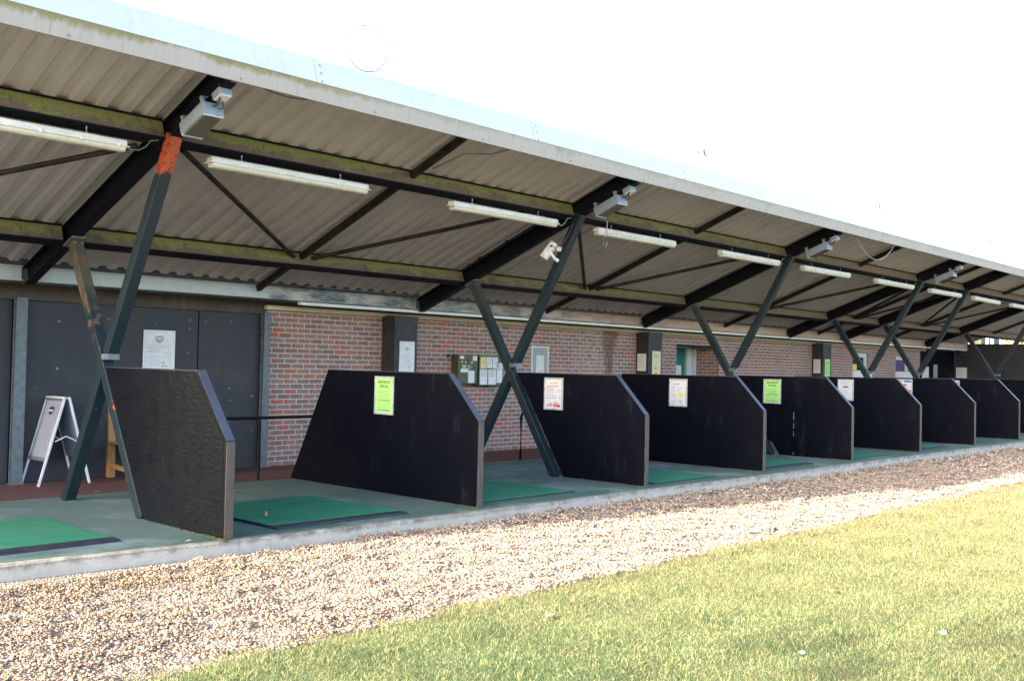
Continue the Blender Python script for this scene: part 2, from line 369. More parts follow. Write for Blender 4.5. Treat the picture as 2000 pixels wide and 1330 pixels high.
def copy_tree(o, parent=None):
    c = o.copy(); C.objects.link(c)
    if parent: c.parent = parent
    for ch in list(o.children): copy_tree(ch, c)
    return c
def struct(o): o['kind'] = 'structure'; return o
def textmesh(txt, size, x, z, d, m, parent, name="lettering", bold=0.):
    cu = bpy.data.curves.new("t", 'FONT'); cu.body = txt; cu.size = size; cu.align_x = 'CENTER'; cu.offset = bold
    to = bpy.data.objects.new("t", cu); C.objects.link(to)
    dg = bpy.context.evaluated_depsgraph_get(); me = bpy.data.meshes.new_from_object(to.evaluated_get(dg))
    bpy.data.objects.remove(to); me.name = name
    me.transform(Matrix(((1,0,0,x),(0,0,-1,-d),(0,1,0,z),(0,0,0,1))))
    me.materials.clear(); me.materials.append(MAT[m]); o = bpy.data.objects.new(name, me); C.objects.link(o); o.parent = parent
    return o

# ---------------------------------------------------------------- setting
W = 3.1008
XL, XR = -2.05, 36.0                                    # ends of the shelter roof
def sheet_z(y): return 4.295 - .388*y
MB().add([(-400,-400,-.134),(400,-400,-.134),(400,400,-.134),(-400,400,-.134)], [(0,1,2,3)]).build("ground", 'lawn')['kind'] = 'structure'
MB().add([(-9,-2.77,-.130),(60,-2.77,-.130),(60,.5,-.130),(-9,.5,-.130)], [(0,1,2,3)]).build("gravel_bed", 'gravel')['kind'] = 'structure'
kerb = [(-9,.42),(-4,.28),(-1.8,.10),(0,-.07),(1.4,-.14),(3,-.20),(6,-.21),(9,-.27),(12,-.26),(21,-.27),(40,-.27)]
def kerb_y(x): return float(np.interp(x, [k[0] for k in kerb], [k[1] for k in kerb]))
kx = sorted(set([k[0] for k in kerb] + [round(v, 2) for v in np.arange(-9, 40, .35)]))
kv = []; b = MB(); rr = random.Random(3)
for x in kx:
    y = kerb_y(x); j = rr.uniform(-.006, .006)
    kv += [(x,y+j,-.16),(x,y+j*.5,-.016+rr.uniform(-.006,.004)),(x,y+.018,-.002),(x,y+.09,-.002),(x,y+.09,-.16)]
n = len(kx)
b.add(kv, [(5*i+k, 5*i+k+1, 5*i+5+k+1, 5*i+5+k) for i in range(n-1) for k in range(4)])
b.build("kerb", 'concrete')['kind'] = 'structure'
fl = MB(); fv = []
for x in kx: fv += [(x, kerb_y(x)+.088, .002), (x, 3.46, .002), (x, kerb_y(x)+.088, -.1)]
fl.add(fv, [(3*i, 3*i+3, 3*i+4, 3*i+1) for i in range(n-1)] + [(3*i+2, 3*i+5, 3*i+3, 3*i) for i in range(n-1)])
fl.build("bay_floor", 'carpet')['kind'] = 'structure'
MB().box(-9, 40, 3.46, 4.85, -.1, .006).build("walkway", 'red')['kind'] = 'structure'

# pebbles as one mass
def ico():
    p = (1+5**.5)/2; v = np.array([(-1,p,0),(1,p,0),(-1,-p,0),(1,-p,0),(0,-1,p),(0,1,p),(0,-1,-p),(0,1,-p),(p,0,-1),(p,0,1),(-p,0,-1),(-p,0,1)], float)
    v /= np.linalg.norm(v[0]); f = np.array([(0,11,5),(0,5,1),(0,1,7),(0,7,10),(0,10,11),(1,5,9),(5,11,4),(11,10,2),(10,7,6),(7,1,8),(3,9,4),(3,4,2),(3,2,6),(3,6,8),(3,8,9),(4,9,5),(2,4,11),(6,2,10),(8,6,7),(9,8,1)])
    return v, f
def np_mesh(name, V, Fc, cols, m, smooth=True):
    me = bpy.data.meshes.new(name); nv = len(V); nf = len(Fc); k = Fc.shape[1]
    me.vertices.add(nv); me.vertices.foreach_set("co", V.astype(np.float32).ravel())
    me.loops.add(nf*k); me.loops.foreach_set("vertex_index", Fc.astype(np.int32).ravel())
    me.polygons.add(nf); me.polygons.foreach_set("loop_start", np.arange(0, nf*k, k, dtype=np.int32))
    me.update(calc_edges=True)
    me.polygons.foreach_set("use_smooth", np.full(nf, smooth))
    a = me.color_attributes.new("tone", 'FLOAT_COLOR', 'POINT')
    a.data.foreach_set("color", np.concatenate([cols, np.ones((nv, 1))], 1).astype(np.float32).ravel())
    me.materials.append(MAT[m]); o = bpy.data.objects.new(name, me); C.objects.link(o); return o
def pebbles():
    P = []
    for (x0, x1, dens, smin, smax) in ((-3.4, 2.5, 4200, .0055, .0145), (2.5, 7, 2300, .007, .0165), (7, 14, 1000, .010, .021), (14, 27, 260, .018, .034)):
        k = int((x1-x0)*2.62*dens); x = RNG.uniform(x0, x1, k); y = RNG.uniform(-2.80, -.17, k)
        s = smin + (smax-smin)*RNG.random(k)**2.2
        P.append(np.stack([x, y, s], 1))
    P = np.concatenate(P); ky = np.interp(P[:,0], [q[0] for q in kerb], [q[1] for q in kerb]); ed = -2.77 + .05*np.sin(P[:,0]*5.1) + .05*np.sin(P[:,0]*1.7+1)+RNG.normal(0,.03,len(P))
    P = P[(P[:,1] < ky-.01) & (P[:,1] > ed)]; k = len(P)
    v, f = ico(); S = P[:,2][:,None]*np.stack([RNG.uniform(.7,1.5,k), RNG.uniform(.7,1.2,k), RNG.uniform(.32,.65,k)], 1)
    L = v[None]*(1+RNG.normal(0,.10,(k,12,1)))*S[:,None,:]
    an = RNG.uniform(0, 6.28, k); tl = RNG.normal(0, .25, k); ca, sa, ct, st = np.cos(an), np.sin(an), np.cos(tl), np.sin(tl)
    X = L[:,:,0]*ct[:,None]-L[:,:,2]*st[:,None]; Z = L[:,:,0]*st[:,None]+L[:,:,2]*ct[:,None]; Y = L[:,:,1]
    X, Y = X*ca[:,None]-Y*sa[:,None], X*sa[:,None]+Y*ca[:,None]
    def rip(n_, lo, hi, sd):
        g = np.random.default_rng(sd); o = 0
        for _ in range(n_):
            th = g.uniform(0, 6.28); f_ = g.uniform(lo, hi); o = o + np.sin(P[:,0]*np.cos(th)*f_+P[:,1]*np.sin(th)*f_+g.uniform(0, 6.28))
        return o/n_**.5
    hump = .010*rip(7, 3, 8, 1) + .0155*rip(9, 12, 28, 2); hump = np.clip(hump, -.014, .06) + .022*np.exp(-np.abs(np.interp(P[:,0], [q[0] for q in kerb], [q[1] for q in kerb])-P[:,1])/.14)
    V = np.stack([X+P[:,0:1], Y+P[:,1:2], Z + (-.124+RNG.uniform(-.006,.012,k)+hump)[:,None]], 2).reshape(-1, 3)
    Fc = (f[None]+12*np.arange(k)[:,None,None]).reshape(-1, 3)
    pal = np.array([(.92,.89,.86)])*np.array([(.40,.31,.235),(.46,.375,.30),(.32,.255,.21),(.36,.33,.31),(.54,.48,.42),(.25,.19,.15),(.43,.33,.235),(.22,.20,.19),(.36,.265,.195)]) if True else np.array([(.42,.31,.22),(.50,.40,.30),(.28,.21,.165),(.35,.32,.30),(.60,.53,.45),(.20,.14,.10),(.46,.32,.19),(.16,.14,.14),(.38,.25,.16)])
    col = pal[RNG.choice(len(pal), k, p=[.18,.15,.15,.12,.08,.11,.08,.06,.07])]*RNG.uniform(.75,1.15,(k,1))
    # leaf litter and moss on the stones along the kerb at the near end
    near = np.clip(1-np.hypot((P[:,0]+1.0)/1.5, (P[:,1]+.55)/.55), 0, 1); mo = (RNG.random(k) < near*.6)[:,None]
    col = np.where(mo, np.array([(.21,.14,.065)])*RNG.uniform(.4,1.4,(k,1)), col)
    br = (RNG.random(k) < np.clip(.55-.16*(P[:,0]+1), .05, .62)); col = np.where(br[:,None], np.array([(.20,.14,.10)])*RNG.uniform(.5,1.4,(k,1)), col)  # brown litter tone grows leftward; its darkening stands in for dappled shade
    return np_mesh("gravel", V, Fc, np.repeat(col, 12, 0), 'stone')
tag(pebbles(), 'loose tan and grey pebbles filling the strip along the kerb', 'gravel', None, 'stuff')

def grass():
    k = 2600000
    x = RNG.uniform(-3.0, 15, k); lo = -3.45-.93*np.clip(x+1.6, 0, 4.2); lo = np.where(x > 1.6, np.minimum(-2.9, -6.4+(x-1.6)*.33), lo); y = lo + (-2.66-lo)*RNG.random(k)
    wt = (-2.66-lo)/3.8; far = np.clip((x-1)/9, 0, 1); keep = RNG.random(k) < wt*(1.0-.70*far)
    vis = (y < -2.72+.05*np.sin(x*4.3)+.03*np.sin(x*11)+RNG.normal(0,.075,k)) & (y < -2.55); right = True
    m = keep & vis & right; x, y = x[m], y[m]; k = len(x)
    # sparse worn patches
    pn = np.sin(x*2.1+y*3.3)*np.sin(x*3.7-y*2.2)+.5*np.sin(x*9+y*5)*np.sin(y*11-x*4)
    pn += RNG.normal(0, .35, k); bare = pn > 1.15; x, y, pn = x[~bare], y[~bare], pn[~bare]; k = len(x)
    h = (1+.35*np.sin(x*5.3+y*2)*np.sin(y*6.1-x*1.7))*RNG.gamma(4, .0037, k)*np.where(y > -2.95, 1.35, 1.0); h = np.clip(h, .008, .055); w = RNG.uniform(.0007, .0015, k)*(1+1.2*np.clip((x-2)/9, 0, 1))
    a = RNG.uniform(0, 6.28, k); ln = np.abs(RNG.normal(.75, .5, k))*h
    dx, dy = np.cos(a), np.sin(a); b_ = RNG.uniform(0, 6.28, k); lx, ly = np.cos(b_)*ln, np.sin(b_)*ln
    z0 = np.full(k, -.136)
    V = np.empty((k, 5, 3))
    V[:,0] = np.stack([x-dx*w, y-dy*w, z0], 1); V[:,1] = np.stack([x+dx*w, y+dy*w, z0], 1)
    V[:,2] = np.stack([x+dx*w*.8+lx*.35, y+dy*w*.8+ly*.35, z0+h*.6], 1); V[:,3] = np.stack([x-dx*w*.8+lx*.35, y-dy*w*.8+ly*.35, z0+h*.6], 1)
    V[:,4] = np.stack([x+lx, y+ly, z0+h], 1)
    idx = 5*np.arange(k)[:,None]
    Fc = np.concatenate([idx+np.array([[0,1,2]]), idx+np.array([[0,2,3]]), idx+np.array([[3,2,4]])], 0)
    pt = .30*np.sin(x*1.3+2*y)+.22*np.sin(3.1*x-1.3*y+1)+.20*np.sin(6.7*x+4.1*y)+.18*np.sin(11*x-13*y)+.15*np.sin(23*x+19*y)
    r = np.clip(RNG.random(k)+.16*pt+.05*(x-1.8)+.30*np.exp((y+2.75)/.28), 0, 1); t = np.clip(.5+.4*pt, 0, 1)
    g = np.array([(.075,.135,.060)]); g2 = np.array([(.16,.205,.085)]); st = np.array([(.52,.455,.23)]); br = np.array([(.22,.16,.11)])
    col = np.where((r < .40)[:,None], g, np.where((r < .68)[:,None], g2, np.where((r < .93)[:,None], st, br)))
    col = col*(1-.35*t[:,None]) + g2*.35*t[:,None]; col *= RNG.uniform(.55, 1.25, (k,1))*(1.12+.12*np.sin(x*3.3+y*5.1)*np.sin(y*4.3-x*2.7))[:,None]
    return np_mesh("grass", V.reshape(-1,3), Fc, np.repeat(col, 5, 0), 'blade', False)
tag(grass(), 'short mown yellow green grass beyond the gravel', 'grass', None, 'stuff')

# ---------------------------------------------------------------- shelter roof
roof = thing("shelter_roof", "long monopitch roof of ribbed cladding with pale fascia sheltering the bays", "roof")
def cladding(x0, x1, y0, y1):
    prof = []; x = x0; p = .232
    while x < x1:
        for dx, dz in ((0, 0), (.092, 0), (.128, .034), (.196, .034), (.232, 0)):
            if not (prof and dx == 0): prof.append((x+dx, dz))
        x += p
    b = MB(); vs = []
    for (px, dz) in prof:
        nz = dz
        vs += [(px, y0, sheet_z(y0)+nz), (px, y1, sheet_z(y1)+nz), (px, y0, sheet_z(y0)+nz+.006), (px, y1, sheet_z(y1)+nz+.006)]
    k = len(prof); fs = []
    for i in range(k-1):
        a, c = 4*i, 4*i+4
        fs += [(a, c, c+1, a+1), (a+2, a+3, c+3, c+2), (a, a+2, c+2, c), (a+1, c+1, c+3, a+3)]
    b.add(vs, fs); return b
cladding(XL, 31.1, .15, 4.32).build("cladding", 'roof', roof)
cladding(31.1, XR, .15, 3.5).build("cladding", 'roof', roof)
# ridged upper covering: the fascia is a folded sheet
fp = [(.135,4.015),(.105,4.165),(.098,4.18),(.175,4.425),(.26,4.42),(.26,4.405),(.185,4.41),(.112,4.18),(.145,4.02)]
MB().prism([(fp[i][0], fp[i][1]) for i in (2,3,4,5,6,7)], 'x', XL, XR).build("fascia", 'fascia', roof)
MB().prism([(.098,4.178),(.104,4.16),(.135,4.012),(.160,4.012),(.160,4.018),(.142,4.020),(.112,4.163),(.112,4.178)], 'x', XL, XR).build("fascia_lip", 'lip', roof)
sc = MB()
for i in range(12):
    x = .99 + W*i - W
    for z in (4.20, 4.285, 4.365):
        yy = .098 + (z-4.18)*.314; sc.obox((x, yy-.003, z), Vector((1,0,0)), Vector((0,1,0)), Vector((0,0,1)), .008, .006, .008)
sc.build("bolt_row", 'screw', roof)
sc = MB()
for i in range(20):
    x = -1.4 + 1.53*i; sc.obox((x, .125, 4.045), Vector((1,0,0)), Vector((0,1,0)), Vector((0,0,1)), .008, .006, .008)
sc.build("lip_screws", 'screw', roof)
FX = {1: .05, 3: 6.16, 5: 12.28, 7: 18.44, 8: 21.42, 10: 27.4}
fx = sorted(FX.values()); joints = [XL] + fx + [XR]
slope = Vector((0, -1, .388)).normalized(); nrm = Vector((0, .388, 1)).normalized()
for (yy, hh, off) in ((1.30, .205, .108), (3.45, .20, .105)):
    for a, c in zip(joints[:-1], joints[1:]):
        p0 = Vector((a+(.07 if a != XL else 0), yy, sheet_z(yy))) - nrm*off; p1 = Vector((c-(.07 if c != XR else 0), yy, sheet_z(yy))) - nrm*off
        if a > 30: pass
        d = Vector((1,0,0)); m_ = (p0+p1)/2; L = (p1-p0).length/2; fw_ = slope*.055
        pw = MB().obox(m_+fw_, d, slope, nrm, L, .006, hh/2-.012).build("purlin", 'purlin', roof)
        for q_ in (-1, 1): MB().obox(m_+nrm*(hh/2-.008)*q_+slope*(.004 if q_ < 0 else .012), d, slope, nrm, L, .066, .008).build("flange", 'rafter', pw)  # lower flange black paint; upper lip's dark colour stands in for gap shade
for a, c in zip(joints[:-1], joints[1:]):
    c2 = min(c, 31.1)
    MB().ibeam((a+(.07 if a != XL else 0), 4.42, 2.49), (c2-(.07 if c2 < 31 else 0), 4.42, 2.49), .10, .175).build("rear_beam", 'rear', roof, .003)
# light rafters halfway between frames, and the diagonal pipes of each bay
mids = [3.12, 9.2, 15.35, 19.95, 24.4, 30.4]
for x in mids + [-1.9]:
    for y0, y1 in ((.2, 1.22), (1.40, 3.37), (3.53, 4.36)):
        if x > 30 and y0 > 3.5: continue
        MB().bar((x, y0, sheet_z(y0)-.075), (x, y1, sheet_z(y1)-.075), .055, .08, nrm).build("sag_bar", 'brace', roof)
    pb = MB()
    pb.obox((x, 1.24, sheet_z(1.24)-.15), Vector((1,0,0)), slope, nrm, .05, .004, .05)
    pb.obox((x, 3.385, sheet_z(3.385)-.13), Vector((1,0,0)), slope, nrm, .16, .004, .055)
    pb.build("cleat", 'brace', roof)
spans = list(zip(fx[:-1], fx[1:]))
for (a, c), x in zip(spans, mids):
    for (xa, xb) in ((a+.2, x-.11), (c-.95 if c-a > 4 else c-.3, x+.17)):
        MB().tube([(xa, 1.33, sheet_z(1.33)-.20), (xb, 3.38, sheet_z(3.38)-.08)], .028).build("brace", 'brace', roof)
MB().tube([(-1.0, 1.33, sheet_z(1.33)-.20+0), (-.05, 3.38, sheet_z(3.38)-.08)][::-1] if False else [(-2.2, 3.38, sheet_z(3.38)-.10), (-.20, 1.36, sheet_z(1.36)-.22)], .028).build("brace", 'brace', roof)

# ---------------------------------------------------------------- frames
FLABEL = {1: "rust and moss stained blue frame with bright red paint at its top", 3: "dark blue steel cross frame that carries the white security camera",
          5: "dark blue cross frame crossing in front of the wall right of the green door", 7: "dark blue cross frame crossing in front of the first white window",
          8: "dark blue cross frame crossing in front of the purple window", 10: "farthest dark cross frame, rising above the black end screen"}
LG = {1: 'leg_r', 3: 'leg_m', 5: 'leg_m'}
for k, x in FX.items():
    t = thing("cross_frame", FLABEL[k], "steel frame", (x, 0, 0), 0, "crossed steel frames holding up the roof")
    m = LG.get(k, 'leg')
    ry0, ry1 = .20, 4.40
    dz = .115
    MB().ibeam((0, ry0, sheet_z(ry0)-dz-.01), (0, ry1, sheet_z(ry1)-dz-.01), .115, .215, up=nrm).build("rafter", 'rafter', t, .003)
    A0, A1 = Vector((0, 1.475, .0)), Vector((0, 3.19, 2.775)); B0, B1 = Vector((0, 3.175, 0)), Vector((0, 1.12, 3.66))
    dB = (B1-B0).normalized(); sp = dB.cross(Vector((1,0,0)))
    MB().bar(A0-(A1-A0).normalized()*.0, A1, .118, .118, Vector((0,1,0))).build("leg", m, t, .008)
    fr = (1.5-B0.z)/(B1.z-B0.z); X_ = B0+(B1-B0)*fr
    b = MB(); b.bar(X_+dB*.085, B1, .118, .118, Vector((0,1,0))); b.bar(B0, X_-dB*.06, .122, .118, Vector((0,1,0)))
    b.build("leg", m, t, .008)
    MB().obox(X_+dB*.055+Vector((0,-.02,0)), Vector((1,0,0)), Vector((0,1,0)), Vector((0,0,1)), .062, .075, .03).build("joint_plate", 'galv', t, .004)
    b = MB(); b.obox(A1+Vector((0,.02,.01)), Vector((1,0,0)), slope, nrm, .075, .12, .008)
    for i in (-.04, .04): b.tube([A1+Vector((i, -.07, .0)), A1+Vector((i, -.095, -.012))], .014, 6)
    b.build("top_plate", 'screw', t)
    for s in (-1, 1):
        for yy in (1.29, 3.44): MB().obox((s*.066, yy, sheet_z(yy)-.115), slope, Vector((1,0,0)), nrm, .055, .006, .09).build("end_plate", 'rustc', t)

# ---------------------------------------------------------------- partitions between bays
PL = ["nearest black bay partition, wrapped in wrinkled glossy sheeting", "black bay partition with a tall green breakfast notice near its top",
      "black bay partition carrying the menu notice with a red cake picture", "black bay partition carrying the white notice with a yellow sun",
      "black bay partition with the farther green breakfast notice and a white scratch", "black bay partition carrying the white notice with one bold black line",
      "black bay partition carrying the orange and blue notice", "black bay partition whose notice peeps over the chamfer beside it, seventh along", "farthest black bay partition, cut off by the right edge"]
PL[7] = "black bay partition with only a sliver of pale notice showing"
for k in range(1, 10):
    x = (k-1)*W; t = thing("bay_partition", PL[k-1], "partition", (x, 0, 0), 0, "black partitions between the bays")
    zc = .845 if k == 1 else .93; zt = 1.437
    framed = k in (1, 3, 5, 7, 8)
    yb, yt = (1.385, 2.285) if framed else (3.45, 2.70)
    if k == 8: yb, yt = 1.40, 2.30
    T = .074; y0 = -.02 if k == 1 else 0.0
    poly = [(y0, .008), (y0, zc), (.488, zt), (yt, zt), (yb, .008)]
    MB().prism(poly, 'x', 0, T).build("panel", 'plyw' if k == 1 else 'ply', t, .002)
    cap = MB(); d = Vector((0, .488-y0, zt-zc)).normalized(); nn = Vector((0, -d.z, d.y))
    cap.obox(Vector((T/2, (y0+.488)/2, (zc+zt)/2))+nn*.004, Vector((1,0,0)), d, nn, T/2+.004, Vector((0,.488-y0,zt-zc)).length/2, .004)
    cap.build("chamfer_cap", 'capb', t, .001)
    MB().box(-.004, T+.004, .488, yt, zt, zt+.010).build("top_cap", 'capb', t)
    MB().box(-.004, T+.004, y0-.010, y0, .004, zc-.004).build("front_edge", 'endb', t, .001)
    if k == 1:
        MB().prism([(.03,.30),(.03,.86),(.56,1.425),(1.73,1.425),(1.86,.96),(1.72,.35)], 'x', -.0025, -.0005).build("loose_sheeting", 'plyw', t)
    if k == 5:
        q = MB()
        for z0, z1 in ((.66,.79),(.5,.60),(.36,.45),(.03,.07)): q.box(-.002, .001, 1.099, 1.1025, z0, z1)
        q.build("scratch", 'paper', t)
    ms = MB()
    for i in range(26):
        yy = y0 - .03 + rr.random()**2*1.0*(.5 if i % 3 else 1.1); ms.obox((-.012-rr.random()*.02, yy, .004), Vector((1,0,0)), Vector((0,1,0)), Vector((0,0,1)), rr.uniform(.006,.02), rr.uniform(.01,.035), rr.uniform(.003,.01))
    ms.build("moss_edge", 'moss', t)['kind'] = 'stuff'

# ---------------------------------------------------------------- notices
def notice(name, label, cat, loc, rz, w, h, frame='alu', paper='paper', fw=.022, fd=.014, group=None):
    t = thing(name, label, cat, loc, rz, group)
    b = MB()
    if fw:
        b.box(-w/2, w/2, -fd, 0, h-fw, h); b.box(-w/2, w/2, -fd, 0, 0, fw); b.box(-w/2, -w/2+fw, -fd, 0, fw, h-fw); b.box(w/2-fw, w/2, -fd, 0, fw, h-fw)
        b.build("frame", frame, t, .004)
    p = MB().box(-w/2+fw, w/2-fw, -.006, -.001, fw, h-fw).build("sheet", paper, t)
    return t, p
def marks(sheet, m, rects, d=.0085, name="print"):
    for q in ([[r] for r in rects] if len(rects) < 5 else [rects]):
        b = MB()
        for x0, x1, z0, z1 in q: b.box(x0, x1, -d, -.0055, z0, z1)
        o = b.build(name, m, sheet)
    return o
def lines(sheet, m, x0, x1, ztop, n, pitch, th, seed=1):
    r = random.Random(seed); marks(sheet, m, [(x0, x0+(x1-x0)*r.uniform(.62, 1.0), ztop-i*pitch-th, ztop-i*pitch) for i in range(n)])
def shield(sheet, x, z, s, m='inkg', d=.009):
    pts = [(-.5,.28),(-.3,.36),(-.12,.44),(0,.36),(.14,.46),(.32,.38),(.5,.28),(.46,-.05),(.32,-.32),(0,-.48),(-.32,-.32),(-.46,-.05)]
    MB().prism([(x+a*s, z+c*s*.8) for a, c in pts], 'y', -d, -.0055).build("emblem", m, sheet)
    marks(sheet, 'paper', [(x-.36*s, x+.36*s, z+.02*s, z+.15*s), (x-.12*s, x+.2*s, z-.14*s, z-.07*s)], d+.002)
def breakfast(sheet, sc=1.):
    for txt, z, s, m, bo in (("BREAKFAST", .372, .0435, 'ink', .0011), ("SPECIAL", .320, .045, 'ink', .0011), ("SELECTED ROLL -", .255, .027, 'inkt', 0), ("FULL ENGLISH", .225, .027, 'inkt', 0), ("BREAKFAST", .196, .027, 'inkt', 0),
                             ("£2.50 WEEKDAYS", .158, .030, 'ink', .0006), ("INCLUDES A FULL", .112, .026, 'inkt', 0), ("ENGLISH BREAKFAST", .078, .024, 'inkt', 0), ("£2.95 WEEKENDS", .042, .030, 'ink', .0006)):
        textmesh(txt, s, 0, z, .0075, m, sheet, "lettering", bo)
NX = -.001; G = "framed notices on the bay partitions"
def pn(k, lab, paper='paper', yc=1.56, z0=.93, w=.35, h=.455): return notice("framed_notice", lab, "notice", ((k-1)*W+NX-(.002 if k == 1 else 0), yc, z0), RAD(-90), w, h, 'alu', paper, .024, .016, G)
t, s = pn(2, "tall green breakfast special notice nearest the camera", 'green_paper', 1.585); breakfast(s)
t, s = pn(3, "white menu notice with red heading and red cake picture", 'paper', 1.58)
lines(s, 'inkp', -.07, .08, .385, 1, .05, .016, 2); lines(s, 'inkp', -.125, .14, .345, 1, .05, .017, 9); lines(s, 'inkg', -.13, .03, .315, 1, .028, .008, 3); lines(s, 'inkg', -.13, .06, .287, 2, .028, .009, 4); lines(s, 'inkg', -.13, .02, .225, 1, .028, .008, 5); lines(s, 'inkg', -.13, .07, .20, 2, .03, .009, 6)
marks(s, 'inkg', [(.09, .13, z, z+.009) for z in (.278,.25,.191,.161)])
b = MB(); b.prism([(.0,.05),(.12,.038),(.13,.065),(.10,.078),(.055,.062),(.01,.09)], 'y', -.009, -.0055); b.build("picture", 'inkr', s)
b = MB(); b.prism([(.01,.093),(.02,.112),(.09,.10),(.13,.07),(.06,.066)], 'y', -.009, -.0055); b.prism([(-.10,.085),(-.03,.10),(.0,.06),(-.06,.045),(-.11,.05)], 'y', -.0085, -.0055); b.build("picture", 'inkp', s)
MB().disc((-.115, .056), .013, -.009, -.0055, 16).build("picture", 'inkt', s)
t, s = pn(4, "white notice with small text and a yellow sun", 'paper', 1.55)
lines(s, 'inkg', -.10, .10, .375, 1, .02, .013, 1); lines(s, 'inkl', -.13, -.03, .335, 5, .022, .012, 2); lines(s, 'inkl', -.13, -.02, .205, 4, .02, .011, 3); lines(s, 'inkl', -.13, .01, .11, 3, .022, .010, 4)
sunp = [(.055+.05*(1 if i % 2 else .78)*math.cos(i*math.pi/12), .19+.05*(1 if i % 2 else .78)*math.sin(i*math.pi/12)) for i in range(24)]
MB().prism(sunp, 'y', -.009, -.0055).build("sun_print", 'inky', s)
marks(s, 'inkg', [(-.002,.004,.30,.335),(.006,.018,.262,.298),(.06,.067,.28,.315),(.09,.097,.285,.315)]); marks(s, 'inkt', [(.03,.045,.085,.11),(.035,.055,.062,.08),(.062,.07,.075,.095)])
t, s = pn(5, "green breakfast special notice farther along the row", 'green_paper', 1.54, .937, .36, .455); breakfast(s)
t, s = pn(6, "white notice with one bold black line under small text", 'paper', 1.54, .955, .35, .447)
lines(s, 'inkl', -.13, .12, .40, 3, .03, .012, 5); marks(s, 'ink', [(-.06,.06,.275,.30)]); lines(s, 'inkl', -.03, .06, .22, 6, .028, .010, 6)
t, s = pn(7, "notice with an orange block and a blue strip", 'paper', 1.54, .955, .35, .462)
marks(s, 'inko', [(-.15,.15,.03,.22)]); marks(s, 'inkb', [(-.02,.15,.385,.43),(-.15,-.10,.36,.42)]); marks(s, 'inkr', [(-.05,.05,.31,.345)])
t, s = pn(8, "pale notice mostly hidden behind a chamfered partition edge", 'paper', 1.56, .95, .33, .447)
marks(s, 'inkb', [(-.13,.13,.36,.40)])

# ---------------------------------------------------------------- mats
ML = ["green hitting mat at the left edge of the photo", "green hitting mat with a small orange tee", "green hitting mat right of the tall green notice partition", "green hitting mat below the yellow sun notice",
      "green hitting mat right of the yellow sun notice partition", "green hitting mat holding a small white ball", "green hitting mat in the third bay from the right edge", "farthest green hitting mat, a thin strip by the right edge"]
MP = [(-2.28,-.70,.44,2.03,1), (.63,2.2,.10,1.78,1), (3.35,5.02,.20,1.50,0), (6.55,8.08,.06,1.30,0), (9.62,11.2,.10,1.5,1), (12.8,14.3,.12,1.4,0), (15.8,17.4,.12,1.5,1), (19.0,20.5,.15,1.5,1)]
for lab, (x0, x1, y0, y1, edge) in zip(ML, MP):
    t = thing("hitting_mat", lab, "golf mat", ((x0+x1)/2, (y0+y1)/2, .003), 0, "green hitting mats in the bays")
    w, d = (x1-x0)/2, (y1-y0)/2; e = .14 if edge else .02; h = .026 if edge else .016
    MB().add([(-w-.0,-d,0),(w+.02,-d,0),(w+.02,d,0),(-w,d,0),(-w+.01,-d+.03,h-.004),(w-.0,-d+.03,h-.004),(w-.0,d-.01,h-.004),(-w+.01,d-.01,h-.004)], [(0,3,2,1),(4,5,6,7),(0,1,5,4),(1,2,6,5),(2,3,7,6),(3,0,4,7)]).build("rubber_base", 'rubber', t, .003)
    MB().box(-w+.015, w-.015, -d+e, d-.02, h-.005, h).build("turf", 'turf', t)

# ---------------------------------------------------------------- brick clubhouse front
wall = thing("clubhouse", "single storey brick clubhouse wall behind the bays with cream soffit board", "building", (15.8, 4.85, 0))
def wb(b, x0, x1, y0, y1, z0, z1): return b.box(x0-15.8, x1-15.8, y0-4.85, y1-4.85, z0, z1)
b = MB(); y0, y1 = 4.85, 5.10
openings = [(14.17, 15.96, 0, 2.085), (23.13, 24.18, .9, 2.095), (26.17, 27.22, .9, 2.07)]
xs = 3.6
for (a, c, z0, z1) in openings:
    wb(b, xs, a, y0, y1, .006, 2.31)
    wb(b, a, c, y0, y1, z1, 2.31)
    if z0: wb(b, a, c, y0, y1, .006, z0)
    xs = c
wb(b, xs, 28.1, y0, y1, .006, 2.31); wb(b, 15.96, 16.06, 5.10, 5.60, .006, 2.31); wb(b, 14.07, 14.17, 5.10, 5.60, .006, 2.31)
b.build("brick_wall", 'brick', wall)
b = MB(); wb(b, 3.55, 28.4, 4.78, 4.848, 2.275, 2.335); b.build("soffit_board", 'cream', wall)
b = MB(); wb(b, 3.85, 31.0, 4.385, 4.455, 2.345, 2.390); b.build("cable_trunking", 'white', wall, .004)
b = MB(); wb(b, -3, 31.1, 4.47, 4.50, 2.38, 2.9); wb(b, -3, 31.1, 4.20, 11, 2.74, 2.9); wb(b, 3.5, 31.1, 4.86, 11, 2.335, 2.60); b.build("flat_roof", 'slate', wall)
b = MB(); wb(b, -3, -2.8, 5.05, 11, -.1, 2.6); wb(b, 31.0, 31.2, 5.0, 11, -.1, 2.33); wb(b, -3, 31.2, 10.9, 11.1, -.1, 2.6); b.build("rear_wall", 'brick', wall)
b = MB(); wb(b, 14.17, 15.96, 4.83, 5.1, 2.045, 2.083); b.build("lintel", 'rafter', wall)
d = MB(); wb(d, 14.3, 15.58, 5.55, 5.60, .01, 2.03); dr = d.build("door", 'tealdoor', wall)
q = MB(); wb(q, 14.9, 14.93, 5.50, 5.54, 1.0, 1.75); q.build("handle", 'inkg', dr)
q = MB(); wb(q, 15.17, 15.42, 5.541, 5.549, .95, 1.62); q.build("door_notice", 'paper', dr)
